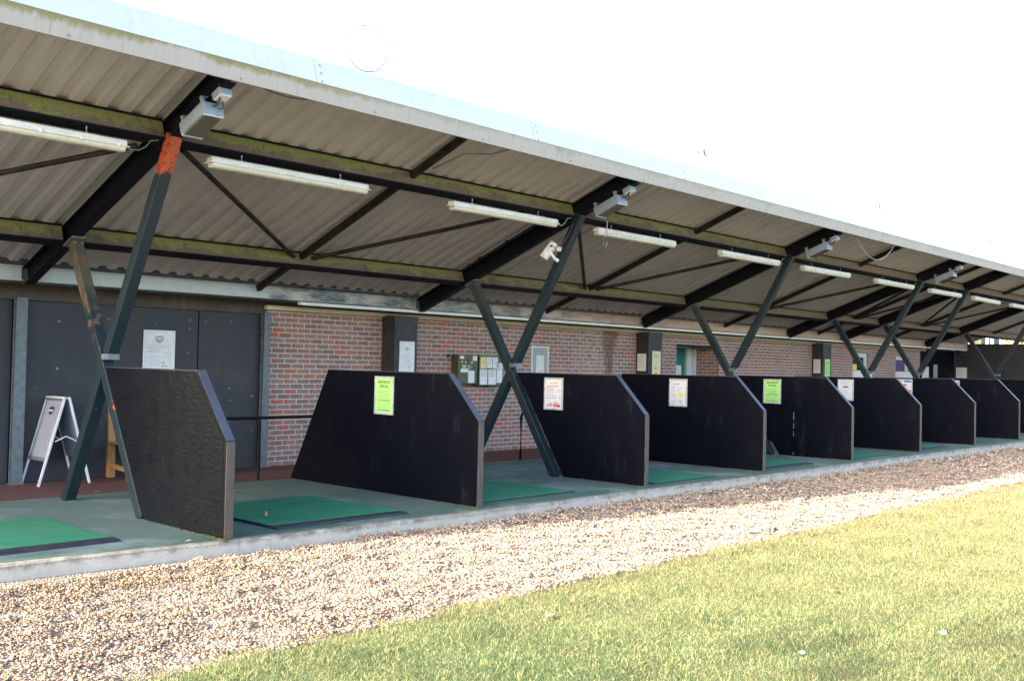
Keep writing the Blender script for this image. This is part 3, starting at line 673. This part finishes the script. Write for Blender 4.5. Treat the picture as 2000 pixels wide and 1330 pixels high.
q = MB(); wb(q, 15.60, 15.78, 5.50, 5.60, .01, 2.03); wb(q, 15.84, 15.94, 5.46, 5.60, .01, 2.03); wb(q, 15.78, 15.84, 5.53, 5.60, .01, 2.03); wb(q, 14.18, 15.6, 5.50, 5.60, 2.03, 2.083); q.build("door_frame", 'upvc', wall)
for i, (a, c, z1) in enumerate(((23.13, 24.18, 2.095), (26.17, 27.22, 2.07))):
    q = MB(); wb(q, a, c, 4.90, 4.98, z1-.12, z1); wb(q, a, c, 4.90, 4.98, .9, 1.0); wb(q, a, a+.10, 4.90, 4.98, 1.0, z1-.12); wb(q, c-.16, c, 4.90, 4.98, 1.0, z1-.12)
    wf = q.build("window", 'upvc', wall, .004)
    q = MB(); wb(q, a+.10, c-.16, 4.93, 4.94, 1.0, z1-.12); q.build("pane", 'inkv' if i else 'glass', wf)
    q = MB(); wb(q, a-.06, c+.08, 4.76, 4.86, 1.36, 1.60); q.build("window_box", 'white', wf, .03)
    if not i: q = MB(); wb(q, a+.12, a+.42, 4.918, 4.928, 1.6, 1.78); q.build("window_notice", 'inky', wf)

# boxed pillars
for (x0, x1, lab) in ((5.76, 6.24, "black boxed pillar beside the brick with a white poster"), (12.67, 13.15, "black boxed pillar with the yellow poster, left of the green door"), (20.62, 21.1, "black boxed pillar with a lime green poster")):
    t = thing("boxed_pillar", lab, "pillar", ((x0+x1)/2, 4.69, 0), 0, "black boxed pillars on the brick wall"); w = (x1-x0)/2
    MB().box(-w, w, -.155, .158, .006, 2.29).build("casing", 'pillar', t, .004)
    MB().box(-w-.006, w+.006, -.161, .158, 2.20, 2.288).build("head_band", 'dply', t)
# dark panel wall at the near end
t = thing("panelled_wall", "dark plywood panelled wall left of the brick with stained head board", "wall", (.3, 4.86, 0))
for (a, c) in ((-3.0,.06), (.21,2.51), (2.53,3.50)): MB().box(a-.3, c-.3, 0, .03, .006, 2.20).build("panel", 'dply', t, .002)
MB().box(-3.3, 3.22, -.03, .05, 2.205, 2.40).build("head_board", 'board', t)
MB().box(-3.3, 3.20, .035, .15, -.1, 2.6).build("backing", 'black', t)
b = MB(); rq = random.Random(5)
for i in range(46):
    X = rq.choice((.6,1.25,1.9,2.4,2.6,3.05,3.4))-.3+rq.uniform(-.03,.03); Z = rq.uniform(.2, 2.1); b.disc((X, Z), rq.uniform(.008,.02), -.003, .001, 10)
b.build("filled_screw_heads", 'galv', t)
for (x0, x1, lab) in ((.07, .20, "galvanised steel post on dark panelling behind the sign board"), (3.505, 3.60, "grey steel post where the panelling meets the brick")):
    t = thing("steel_post", lab, "post", ((x0+x1)/2, 4.80, 0)); w = (x1-x0)/2
    b = MB(); b.box(-w, w, -.045, -.035, .006, 2.23); b.box(-w, w, .035, .045, .006, 2.23); b.box(-.006, .006, -.035, .035, .006, 2.23); b.build("stanchion", 'galv', t, .002)
    MB().box(-w-.02, w+.02, -.055, .052, .006, .016).build("base_plate", 'galv', t)
# black end screen
t = thing("end_screen", "tall black screen wall closing the far end of the bays", "wall", (31.17, 2.4, 0))
MB().box(0, .09, -3.4, 2.45, -.1, 2.56).build("screen_panel", 'dply', t)
MB().box(-.02, .11, -3.4, 2.45, 2.56, 2.585).build("top_rail", 'black', t)
t = thing("black_hoarding", "black boarded wall between the brick and the end screen", "wall", (29.6, 4.9, 0))
MB().box(-1.48, 1.56, -.05, .05, .006, 2.29).build("board", 'ply', t); MB().box(-1.48, 1.56, -.055, .055, 2.29, 2.33).build("head_rail", 'black', t)

# posters on the walls
t, s = notice("wall_poster", "white framed poster with grey shield emblem on dark panelling", "poster", (1.945, 4.856, 1.30), 0, .45, .61, 'upvc', 'paper', .022, .016)
shield(s, 0, .49, .125); lines(s, 'inkl', -.17, .17, .41, 5, .022, .007, 2); lines(s, 'inkl', -.14, .10, .27, 6, .024, .006, 3); marks(s, 'inkp', [(-.17,-.08,.37,.376),(-.17,-.09,.33,.336)]); marks(s, 'inkt', [(.055,.075,.17,.19),(.05,.07,.13,.145),(.09,.115,.13,.145)])
t, s = notice("wall_poster", "white poster with small shield emblem on the first boxed pillar", "poster", (6.02, 4.532, 1.30), 0, .32, .59, 'upvc', 'paper', .012, .008)
shield(s, 0, .47, .075); lines(s, 'inkp', -.10, .11, .36, 1, .02, .006, 2); lines(s, 'inkl', -.10, .11, .33, 5, .025, .006, 3); marks(s, 'inkg', [(.03,.05,.17,.185),(.06,.08,.165,.18)])
t, s = notice("wall_notice", "grey backed white frame holding a small paper on the brick", "notice", (9.6, 4.848, 1.18), 0, .49, .73, 'upvc', 'grid', .03, .02)
p = MB().box(-.10, .115, -.010, -.006, .10, .56).build("inner_paper", 'paper', s)
b = MB(); [b.box(-.08, .09-.02*(i % 2), -.012, -.010, .5-i*.035, .506-i*.035) for i in range(5)]; b.build("print", 'inkl', p); [MB().box(-.06, .07, -.012, -.010, .26-i*.04, .275-i*.04).build("print", 'inkp', p) for i in range(3)]
t, s = notice("wall_notice", "rounded white notice on the dark side of the yellow poster pillar", "notice", (12.668, 4.70, 1.48), RAD(-90), .22, .36, 'paper', 'paper', 0.0, .006); lines(s, 'inkl', -.08, .08, .31, 11, .025, .007, 4)
t, s = notice("wall_poster", "yellow poster with orange spot on the second boxed pillar", "poster", (12.95, 4.532, 1.30), 0, .30, .60, 'upvc', 'yellow_paper', .022, .008)
marks(s, 'inkl', [(-.09,.09,.46,.53)]); MB().disc((-.02,.13), .035, -.009, -.005, 20).build("print", 'inko', s); marks(s, 'inkg', [(-.06,0,.22,.27),(-.03,0,.33,.35)])
t, s = notice("wall_notice", "rounded white notice on the dark side of the lime poster pillar", "notice", (20.618, 4.70, 1.50), RAD(-90), .20, .37, 'paper', 'paper', 0.0, .006); lines(s, 'inkl', -.08, .08, .32, 11, .025, .007, 4)
t, s = notice("wall_poster", "lime green poster on the third boxed pillar", "poster", (20.87, 4.532, 1.33), 0, .30, .55, 'green_paper', 'green_paper', .01, .006); lines(s, 'inkt', -.09, .09, .47, 2, .04, .018, 4); lines(s, 'inkt', -.09, .09, .33, 5, .04, .01, 5)
t, s = notice("wall_notice", "pale notice on the black boarding right of the brick", "notice", (28.55, 4.846, 1.35), 0, .55, .42, 'paper', 'paper', .01, .006); lines(s, 'inkl', -.2, .2, .36, 7, .04, .012, 4)
t, s = notice("wall_notice", "narrow green grey notice on the black boarding", "notice", (29.4, 4.846, 1.35), 0, .36, .50, 'grid', 'grid', .01, .006)
t, s = notice("wall_notice", "white notice fixed to the black end screen", "notice", (31.166, 4.62, 1.40), RAD(-90), .36, .38, 'paper', 'paper', .01, .006); lines(s, 'inkl', -.12, .12, .32, 6, .04, .012, 4)

# ball dispensers
t = thing("token_cabinet", "olive token cabinet with coloured buttons on the brick wall", "cabinet", (7.56, 4.848, 1.205))
MB().box(-.25, .22, -.17, 0, 0, .51).build("cabinet_body", 'cab', t, .008)
marks_ = lambda m, rs, nm, par=t, y=-.171: [MB().box(a, c, y-.008, y+.001, z0, z1).build(nm, m, par) for a, c, z0, z1 in rs]
marks_('paper', [(-.21,-.12,.43,.48),(.10,.20,.40,.485),(-.19,-.02,.20,.265),(-.01,.14,.02,.23),(-.18,-.15,.37,.39),(-.08,-.05,.36,.385)], "label")
marks_('inkr', [(.05,.09,.40,.425)], "button"); marks_('inky', [(.05,.09,.355,.38)], "button"); marks_('inkb', [(.045,.10,.31,.33)], "button"); marks_('inkt', [(.045,.10,.265,.30)], "button")
marks_('tan', [(-.155,-.06,.275,.33)], "label"); marks_('grey', [(-.03,.04,.24,.33)], "coin_slot"); marks_('black', [(-.035,-.01,.35,.43),(.105,.13,.25,.34)], "coin_slot")
t = thing("leaflet_cabinet", "dark green cabinet covered with white leaflets behind the crossed legs", "cabinet", (8.12, 4.848, 1.175))
MB().box(-.30, .30, -.17, 0, 0, .54).build("cabinet_body", 'cabg', t, .008)
for (m, a, c, z0, z1) in (('yellow_paper',-.27,-.13,.30,.50),('paper',-.115,.02,.31,.50),('paper',.04,.16,.30,.50),('paper',-.28,-.10,.02,.285),('paper',-.07,.12,.02,.285),('paper',.14,.28,.05,.40)):
    lf = MB().box(a, c, -.177, -.169, z0, z1).build("leaflet", m, t)
    [MB().box(a+.02, c-.02-.02*(i % 2), -.179, -.177, z1-.03-i*.03, z1-.02-i*.03).build("print", 'inkg' if m == 'paper' else 'inko', lf) for i in range(4)]
t = thing("door_hook", "small black hook on the brick beside the token cabinet", "hook", (7.22, 4.848, 1.68))
MB().box(-.015, .015, -.012, 0, -.03, .03).build("back_plate", 'black', t); MB().tube([(0,-.01,.02),(0,-.06,.02),(0,-.07,-.02)], .008).build("hook_arm", 'black', t)

# ---------------------------------------------------------------- handrails
def rail(label, x0, x1, posts, curve_end):
    t = thing("handrail", label, "handrail", (x0, 3.52, 0))
    L = x1-x0; z = .80
    pts = [(0,0,z), (L,0,z)]
    MB().tube(pts, .021, 10).build("top_rail", 'rafter', t)
    for p in posts: MB().tube([(p-x0,0,.006),(p-x0,0,z)], .021, 10).build("rail_post", 'rafter', t); 
rail("dark tubular handrail between the first two partitions", 1.95, 4.6, [2.65, 4.55], False)
t = thing("handrail", "dark handrail hoop beside the second crossed frame", "handrail", (7.55, 3.42, 0))
MB().tube([(0,0,.006),(0,0,.70),(.02,0,.75),(.06,0,.785),(.12,0,.80),(2.2,0,.80)], .024, 10).build("top_rail", 'rafter', t)
MB().tube([(2.2,0,.006),(2.2,0,.80)], .024, 10).build("rail_post", 'rafter', t)

# ---------------------------------------------------------------- lamps under the front purlin
def make_lamp():
    t = thing("batten_lamp", "x", "light", (0,0,0), 0, "fluorescent battens under the front purlin"); L = .98
    b = MB(); b.prism([(-.05,0),(.05,0),(.058,.018),(.045,.058),(-.045,.058),(-.058,.018)], 'x', -L, L); b.prism([(-.064,-.003),(.064,-.003),(.064,.005),(-.064,.005)], 'x', -L-.025, L+.025); b.build("housing", 'white', t, .003)
    d = MB(); d.prism([(-.054,-.003),(-.050,-.030),(-.030,-.048),(.030,-.048),(.050,-.030),(.054,-.003)], 'x', -L+.01, L-.01); d.build("diffuser", 'diff', t, .006)
    for s in (-.62, .62):
        c = MB()
        for i in range(5):
            z = .062+i*.023; 
            if i % 2: c.box(s-.002, s+.002, -.007, .007, z-.004, z+.022)
            else: c.box(s-.007, s+.007, -.002, .002, z-.004, z+.022)
        c.build("chain", 'chain', t)
    for s in (-.9,-.55,-.2,.2,.55,.9):
        MB().box(s-.012, s+.012, -.066, -.052, -.010, .030).build("clip", 'white', t, .002)
    return t
LP = [(-1.38, "batten lamp at the upper left edge, left of the red topped frame"), (1.45, "long batten lamp just right of the red topped frame"), (4.73, "batten lamp left of the second frame's grey floodlight"), (7.58, "batten lamp just right of the second frame"),
      (10.92, "batten lamp left of the third frame"), (13.82, "batten lamp just right of the third frame"), (17.1, "batten lamp left of the fourth frame"), (20.1, "batten lamp between the two close frames"), (23.0, "small far batten lamp right of the close frames"), (26.0, "farthest batten lamp, at the right edge")]
lamp = make_lamp(); 
for i, (x, lab) in enumerate(LP):
    o = lamp if i == 0 else copy_tree(lamp)
    o.location = (x, 1.20, 3.475); o['label'] = lab
    if i: o.rotation_euler = (RAD(rq.uniform(-4, 4)), RAD(rq.uniform(-.4, .4)), 0)

# floodlights and junction boxes on the frames
def make_flood():
    t = thing("floodlight", "x", "floodlight", (0,0,0), 0, "grey floodlights under the rafters")
    ax = Vector((1,0,0)); c = Vector((0,0,0))
    MB().obox(c, ax, slope, nrm, .105, .215, .062).build("floodlight_body", 'grey', t, .012)
    MB().obox(c-nrm*.066-slope*.01, ax, slope, nrm, .085, .175, .006).build("lens", 'lens', t)
    for s in (-.19, .19): MB().obox(c-nrm*.066+slope*s, ax, slope, nrm, .100, .012, .010).build("lens_clip", 'alu', t, .003)
    for s in (-.18, .17): MB().obox(c+nrm*.09+slope*s+Vector((-.07,0,0)), ax, slope, nrm, .012, .02, .035).obox(c+nrm*.122+slope*s, ax, slope, nrm, .085, .020, .006).build("bracket", 'grey', t)
    b = MB(); e = c+slope*.22
    b.tube([e+nrm*.02, e+slope*.05+nrm*.0, e+slope*.12+nrm*.03, e+slope*.17+nrm*.10, e+slope*.14+nrm*.16], .011, 8); b.tube([e+nrm*.0+Vector((.05,0,0)), e+slope*.05-nrm*.02+Vector((.06,0,0)), e+slope*.10+nrm*.08+Vector((.04,0,0))], .006, 6)
    b.build("cable", 'cable', t)
    return t
fl_ = make_flood(); FLL = {1: "grey floodlight above the bright red paint patch", 3: "grey floodlight at the top of the camera carrying frame", 5: "small grey floodlight on the third frame", 7: "farthest grey floodlight, on the fourth frame"}
jb = None
JL = {1: "grey junction box under the eave above the red topped frame", 3: "grey junction box under the eave above the second frame", 5: "grey junction box under the eave above the third frame", 7: "tiny grey junction box under the eave above the fourth frame"}
for i, k in enumerate((1, 3, 5, 7)):
    o = fl_ if i == 0 else copy_tree(fl_)
    o.location = (FX[k]-.03, .585, sheet_z(.585)-.215-.135); o['label'] = FLL[k]
    if i == 0:
        jb = thing("junction_box", "x", "electrical box", (0,0,0), 0, "junction boxes under the eave")
        MB().obox((0,0,0), Vector((1,0,0)), slope, nrm, .065, .065, .035).build("box_body", 'grey', jb, .006); MB().obox(-nrm*.037, Vector((1,0,0)), slope, nrm, .058, .058, .004).build("box_lid", 'white', jb, .003)
        j = jb
    else: j = copy_tree(jb)
    j.location = (FX[k]+.0, .30, sheet_z(.30)-.270); j['label'] = JL[k]

# security camera on the second frame
t = thing("security_camera", "white security camera on the upper leg of the second frame", "camera", (5.98, 1.50, 3.14))
ax = Vector((-.35,.45,-.82)).normalized(); up = ax.cross(Vector((1,0,0))).normalized(); sd = up.cross(ax).normalized()
MB().obox((-.02,.02,.02), ax, sd, up, .135, .05, .048).build("camera_housing", 'white', t, .02)
MB().obox(Vector((-.02,.02,.02))+ax*.115-up*.05, ax, sd, up, .02, .04, .004).build("orange_band", 'inko', t)
b = MB(); b.disc((-.045, .075), .014, -.062, -.03, 12); b.disc((.01, .065), .014, -.062, -.03, 12); b.build("cable_gland", 'black', t)
MB().tube([(.0,.0,-.02),(.05,-.03,-.09),(.10,-.05,-.12)], [.02,.022,.026], 10).build("mount", 'white', t)
MB().tube([(-.04,-.02,.03),(.03,-.05,-.0),(.10,-.10,.05),(.14,-.12,.07)], .006, 6).build("lead", 'whitecable', t)
t = thing("conduit", "grey conduit running down the leg beside the security camera", "conduit", (6.06, 1.2, 3.5))
MB().tube([(0,-.03,.02),(.0,.02,-.06),(.01,.07,-.14),(.015,.14,-.22),(.02,.21,-.30)], .012).build("pipe", 'cable', t); MB().obox((.0,.22,-.32), Vector((1,0,0)), Vector((0,1,0)), Vector((0,0,1)), .02, .03, .03).build("elbow_box", 'white', t, .008)
# cables
def sag(name, label, p, q, drop, r, m, cat="cable"):
    p, q = Vector(p), Vector(q); o = thing(name, label, cat, p)
    MB().tube([(q-p)*(i/14) - Vector((0,0,drop*4*(i/14)*(1-i/14))) for i in range(15)], r, 6).build("strand", m, o)
sag("loose_cable", "dark cable sagging below the eave right of the first junction box", (.34, .17, 4.03), (.95, .17, 4.03), .035, .007, 'cable')
sag("loose_cable", "pale cable loop hanging below the eave near the third frame", (12.9, .2, 4.02), (14.6, .18, 4.02), .36, .006, 'whitecable')
t = thing("loose_cable", "thin cable loop hanging below the second frame's floodlight", "cable", (6.28, .75, 3.55)); MB().tube([(0,0,0),(.02,.02,-.15),(.03,.02,-.3),(0,.02,-.36),(-.06,.02,-.33),(-.03,.02,-.2),(0.01,.02,-.1)], .006, 6).build("strand", 'whitecable', t)
t = thing("steel_strap", "bent grey strap under the cladding right of the first light rafter", "strap", (3.28, .9, 3.85)); MB().tube([(0,.13,-.02),(.10,-.30,.12),(.42,-.42,.155),(.62,-.62,.235)], .011, 6).build("strap_bar", 'screw', t)
for i, (k, lab) in enumerate(((1, "thin lead from the batten lamp to the red topped frame"), (3, "thin lead from the batten lamp to the second frame"), (5, "thin lead from the batten lamp to the third frame"), (7, "thin lead from the batten lamp to the fourth frame"))):
    p = Vector((FX[k]-.42, 1.2, 3.47)); t = thing("lamp_lead", lab, "cable", p); MB().tube([(0,0,0),(.10,0,.0),(.18,0,.05),(.22,0,.11),(.30,.0,.13)], .006, 6).build("strand", 'whitecable' if k > 1 else 'chain', t)
t = thing("fixing_pipe", "slim pale pipe lying along the top of the rear beam", "pipe", (3.9, 4.34, 2.615)); MB().tube([(0,0,0),(2.0,0,0)], .017).build("pipe_run", 'galv', t); MB().tube([(.35,-.01,.0),(.42,-.01,.0)], .026).build("coupling", 'galv', t)
t = thing("rafter_conduit", "thin black conduit clipped above the second frame's rafter", "conduit", (5.98, 2.0, 3.35)); MB().tube([(0,-.6,sheet_z(1.4)-.05-3.35),(0,1.3,sheet_z(3.3)-.05-3.35)], .014).build("pipe_run", 'black', t)
b = MB(); [b.obox((0, y, sheet_z(2.0+y)-.05-3.35), Vector((1,0,0)), slope, nrm, .02, .012, .03) for y in (-.2, .35, .9)]; b.build("clip", 'black', t)

# round white signs on the fascia
DL = ["round white sign on a stalk above the fascia, nearest the camera", "round white sign above the fascia near the second frame", "round white sign above the fascia near the third frame", "round white sign above the fascia near the fourth frame"]
for i, (x, lab) in enumerate(zip((1.58, 7.72, 13.8, 20.0), DL)):
    t = thing("round_sign", lab, "sign", (x, .19, 4.42), RAD(-12), "round white signs on the roof edge")
    MB().disc((0, .25), .225, -.012, .0, 48).build("sign_disc", 'disc', t, .003)
    b = MB(); n = 48
    b.tube([(.228*math.cos(2*math.pi*j/n), -.006, .25+.228*math.sin(2*math.pi*j/n)) for j in range(n+1)], 0.0065 if i == 0 else .0045, 6, False); b.build("rim", 'galv' if i == 0 else 'disc', t)  # first rim's darker grey stands in for the disc's shaded edge
    MB().box(-.006, .006, .001, .013, -.01, .10).build("stalk", 'alu', t)
    if i: b = MB(); b.prism([(-.14,.22),(-.02,.225),(-.03,.25),(-.10,.255)], 'y', -.016, -.012); b.build("red_mark", 'inkp', t); MB().prism([(.03,.25),(.045,.33),(.06,.25),(.09,.20),(.06,.205)], 'y', -.016, -.012).build("dark_mark", 'inkv', t)

# ---------------------------------------------------------------- bench, sign board and small things
t = thing("sign_board", "white framed folding sign board standing on the red walkway", "sign board", (.54, 4.63, .006))
def aframe(t):
    # two hinged frames, apex along local x
    H = 1.03; D = .31; w = .225
    for s, nm in ((-1, 'front'), (1, 'rear')):
        b = MB()
        for x in (-w, w): b.bar((x, s*D, 0), (x, s*.03, H), .028, .022, Vector((1,0,0)))
        b.bar((-w, s*.03, H), (w, s*.03, H), .03, .03); 
        b.build("leg_frame", 'upvc', t, .003)
        g = Vector((0, -s*(D-.03), H)).normalized(); n_ = Vector((0, s*H, (D-.03))).normalized()
        lo, hi = .30, .98; c = Vector((0, s*D, 0)) + g*((lo+hi)/2*Vector((0, D-.03, H)).length)
        Ls = (hi-lo)/2*Vector((0, D-.03, H)).length
        p = MB().obox(c, Vector((1,0,0)), g, n_, w-.014, Ls, .006).build("poster_panel", 'sheen', t)
        if s < 0:
            b = MB()
            for i in range(11): b.obox(c+g*(Ls*(.30-i*.09))+n_*.008, Vector((1,0,0)), g, n_, .145-.02*(i % 3), .005, .001)
            b.build("print", 'inkg', p)
            pts = [(-.5,.28),(-.3,.36),(-.12,.44),(0,.36),(.14,.46),(.32,.38),(.5,.28),(.46,-.05),(.32,-.32),(0,-.48),(-.32,-.32),(-.46,-.05)]
            o = c+g*(Ls*.62); e = MB(); vs = [o+Vector((1,0,0))*a*.13+g*q_*.12+n_*.008 for a, q_ in pts]; e.add(vs+[v+n_*.002 for v in vs], [tuple(range(12)), tuple(range(12, 24))[::-1]]); e.build("emblem", 'ink', p)
            b = MB(); b.obox(o+n_*.012, Vector((1,0,0)), g, n_, .055, .008, .001); b.build("emblem_band", 'paper', p)
            for q_ in (1.02, -1.0): MB().obox(c+g*(Ls*q_)+n_*.008, Vector((1,0,0)), g, n_, w-.01, .022, .006).build("clamp_rail", 'galv', p)
    b = MB()
    for x in (-w, w): b.bar((x, -.13, .52), (x, 0, .58), .012, .02, Vector((1,0,0))); b.bar((x, 0, .58), (x, .13, .52), .012, .02, Vector((1,0,0)))
    b.build("stay", 'upvc', t)
aframe(t); t.rotation_euler = (0, 0, RAD(-88))
t = thing("bench", "small varnished pine bench against the dark panelling", "bench", (1.90, 4.53, .006))
for x in (-.58, .58):
    b = MB(); b.bar((x, .30, 0), (x, .34, .92), .075, .095, Vector((1,0,0))); b.bar((x, -.24, 0), (x, -.24, .44), .075, .095, Vector((1,0,0))); b.bar((x, -.24, .12), (x, .30, .16), .045, .06); b.build("bench_end", 'wood', t, .006)
b = MB(); [b.box(-.62, .62, -.28+i*.115, -.18+i*.115, .43, .46) for i in range(5)]; b.build("seat", 'wood', t, .005)
b = MB(); [b.box(-.62, .62, .285, .31, .55+i*.12, .64+i*.12) for i in range(3)]; b.build("backrest", 'wood', t, .005)
t = thing("golf_tee", "small orange rubber tee on the second mat", "tee", (.95, .78, .026)); MB().tube([(0,0,0),(0,0,.008),(0,0,.035)], [.02,.011,.012], 10).build("tee_stem", 'inko', t); MB().tube([(0,0,.034),(0,0,.040)], .014, 10).build("tee_cup", 'inko', t)
def sphere(b, c, r, n=12):
    for i in range(n//2):
        pass
    vs = []; fs = []
    for i in range(n//2+1):
        th = math.pi*i/(n//2)
        for j in range(n): vs.append((c[0]+r*math.sin(th)*math.cos(2*math.pi*j/n), c[1]+r*math.sin(th)*math.sin(2*math.pi*j/n), c[2]+r*math.cos(th)))
    for i in range(n//2):
        for j in range(n): fs.append((i*n+j, i*n+(j+1)%n, (i+1)*n+(j+1)%n, (i+1)*n+j))
    return b.add(vs, fs, True)
for (x, y, z, lab) in ((13.2, .62, .04, "pale golf ball on the far mat"),):
    tag(sphere(MB(), (0,0,0), .0214, 16).build("golf_ball", 'ball', None, 0, (x, y, z)), lab, "golf ball")
LV = [(-.27,.08,"pale leaf by the kerb left of the nearest partition"), (1.05,-.30,"orange leaf at the shadow edge on the gravel"), (3.25,-.58,"curled brown leaf on the shaded gravel below the second bay"), (4.35,-.62,"yellow leaf on the shaded gravel below the third partition"), (7.6,-.78,"brown leaf on shaded gravel under the sun notice bay"),
      (1.75,2.55,"brown leaf on the bay floor behind the nearest partition"), (.55,3.55,"pale leaf at the red walkway edge beside the sign board"), (.42,-3.35,"dry leaf lying on the grass near the gravel"), (2.6,-4.3,"tan leaf in the middle of the lawn")]
for i, (x, y, lab) in enumerate(LV):
    s = .05 if y < -.1 else .04; pts = [(-1,0),(-.55,.42),(-.1,.55),(.45,.38),(1,0),(.45,-.36),(-.1,-.5),(-.55,-.4)]; r = random.Random(i)
    vs = [(0,0,.008)]+[(a*s, c*s, .012*abs(c)+.010*r.random()) for a, c in pts]
    o = MB().add(vs, [(0, 1+j, 1+(j+1)%8) for j in range(8)]).build("fallen_leaf", 'leaf', None, 0, (x, y, (-.108 if y < -2.7 else (-.105 if y < -.1 else .006))))
    me = o.data; a = me.color_attributes.new("tone", 'FLOAT_COLOR', 'POINT'); cc = [(.50,.42,.30),(.42,.17,.05),(.20,.07,.03),(.45,.30,.10),(.25,.13,.06),(.18,.09,.05),(.45,.33,.22),(.45,.30,.22),(.40,.25,.15)][i]
    for d_ in a.data: d_.color = (*cc, 1)
    o.rotation_euler = (0, 0, r.uniform(0, 6)); so = o.modifiers.new("thick", 'SOLIDIFY'); so.thickness = .0015
    tag(o, lab, "leaf", "fallen leaves")

# ---------------------------------------------------------------- things behind the far end
t = thing("garden_shelter", "white framed shelter with a tan board seen over the end screen", "shelter", (43.5, 8.6, -.13))
MB().box(.3, 1.8, .02, .08, 2.2, 3.56).build("tan_board", 'tan', t)
b = MB()
for x in (-.9, 2.6, 3.3, 4.6): b.bar((x, 0, 0), (x, 0, 3.8), .12, .12, Vector((0,1,0)))
b.bar((2.6, 0, 3.50), (4.6, 0, 3.50), .07, .07); b.bar((-.9, 0, 3.0), (4.6, 0, 3.0), .08, .08); b.build("frame", 'upvc', t)
MB().box(-1.6, 9, .6, .7, 0, 4.1).build("back_panel", 'slate', t)
def crown(b, c, R, n, seed, leaf=.16, flat=.8):
    r = random.Random(seed)
    for i in range(n):
        d = Vector((r.gauss(0,1), r.gauss(0,1), r.gauss(0,1))).normalized(); q = Vector(c)+Vector((d.x, d.y, d.z*flat))*R*r.uniform(.45, 1.0)**.6*r.uniform(.75,1.1)
        u = Vector((r.gauss(0,1), r.gauss(0,1), r.gauss(0,1))).normalized(); w = u.orthogonal().normalized(); s = leaf*r.uniform(.5,1.2)
        b.add([q-u*s, q+w*s*.5, q+u*s, q-w*s*.5], [(0,1,2,3)])
def np_leafcol(name, c1, c2): return worn(name, c1, c2, 3, .6, .1)
MAT['gold_leaf'] = np_leafcol("golden_leaf", (.45, .36, .16), (.62, .52, .28)); MAT['hedge_leaf'] = np_leafcol("hedge_leaf", (.03, .05, .02), (.06, .08, .03))
t = thing("golden_tree", "sunlit golden bush glowing above the end screen", "tree", (47.2, 7.6, -.13))
MB().tube([(0,0,0),(.1,0,1.2),(0,.1,2.6)], [.14,.11,.05], 8).build("trunk", 'bark', t)
b = MB(); crown(b, (-.4,0,3.35), .55, 420, 3, .12); crown(b, (1.2,.1,3.25), .4, 200, 9, .12); b.build("crown", 'gold_leaf', t)
t = thing("evergreen_bush", "dark evergreen bush at the far right beyond the end screen", "bush", (52, 10.5, -.13))
MB().tube([(0,0,0),(0,0,2.2)], [.15,.06], 8).build("trunk", 'bark', t); b = MB(); crown(b, (0,0,2.4), 2.2, 2200, 4, .2); b.build("crown", 'hedge_leaf', t)

# unseen tall house added off to the left so its corner throws the long shadow edge over the gravel
t = thing("shadow_house", "unseen brick house added beyond the left end to cast the shadow edge", "house", (-18, 8, -.13))
HX0, HX1, HY0, HY1 = -2.6, 2.6, -4.19, 8.0
MB().box(HX0, HX1, HY0, HY1, 0, 10.6).build("house_wall", 'hbrick', t)
MB().prism([(HX0-.25, 7.4), (HX1+.0, 10.6), (0, 10.4)], 'y', HY0, HY1+.3).build("roof", 'slate', t)
for (x, z) in ((-1.2, 1.0), (1.2, 1.0), (-1.2, 4.4), (1.2, 4.4), (-1.2, 7.6), (1.2, 7.6)):
    q = MB(); q.box(x-.7, x+.7, HY0-.04, HY0+.02, z, z+.08); q.box(x-.7, x+.7, HY0-.04, HY0+.02, z+1.3, z+1.4); q.box(x-.7, x-.62, HY0-.04, HY0+.02, z+.08, z+1.3); q.box(x+.62, x+.7, HY0-.04, HY0+.02, z+.08, z+1.3); q.box(x-.03, x+.03, HY0-.04, HY0+.02, z+.08, z+1.3)
    w_ = q.build("window", 'upvc', t); MB().box(x-.62, x+.62, HY0-.012, HY0-.004, z+.08, z+1.3).build("pane", 'glass', w_)

# big bare-ish tree far off to the left: its thin crown dapples the lawn
t = thing("ash_tree", "tall thin leafed ash tree far beyond the left end of the bays", "tree", (-25.5, -2.7, -.13))
b = MB(); b.tube([(0,0,0),(.1,0,3),(0,.1,6.5),(.1,0,10)], [.28,.22,.15,.04], 8); rt = random.Random(8)
for i in range(26):
    z = rt.uniform(4.5, 9.5); a = rt.uniform(0, 6.28); L = rt.uniform(1.4, 3.0); b.tube([(0,0,z),(math.cos(a)*L*.5, math.sin(a)*L*.5, z+L*.25),(math.cos(a)*L, math.sin(a)*L, z+L*.6)], [.06,.04,.012], 5)
b.build("trunk", 'bark', t); b = MB(); crown(b, (0,0,8.6), 3.3, 1350, 21, .16, 1.0); b.build("crown", 'hedge_leaf', t)

tag(sphere(MB(), (0,0,0), .0214, 16).build("golf_ball", 'ball', None, 0, (2.050, -5.337, -.126)), "white golf ball lying on the lawn near the bottom right", "golf ball")
tag(MB().add([(-.024,-.012,0),(.018,-.018,.004),(.027,.015,.010),(-.012,.018,.006)], [(0,1,2,3)]).build("paper_scrap", 'sheen', None, 0, (0.822, -4.964, -.098)), "crumpled bluish paper scrap on the lawn", "litter")
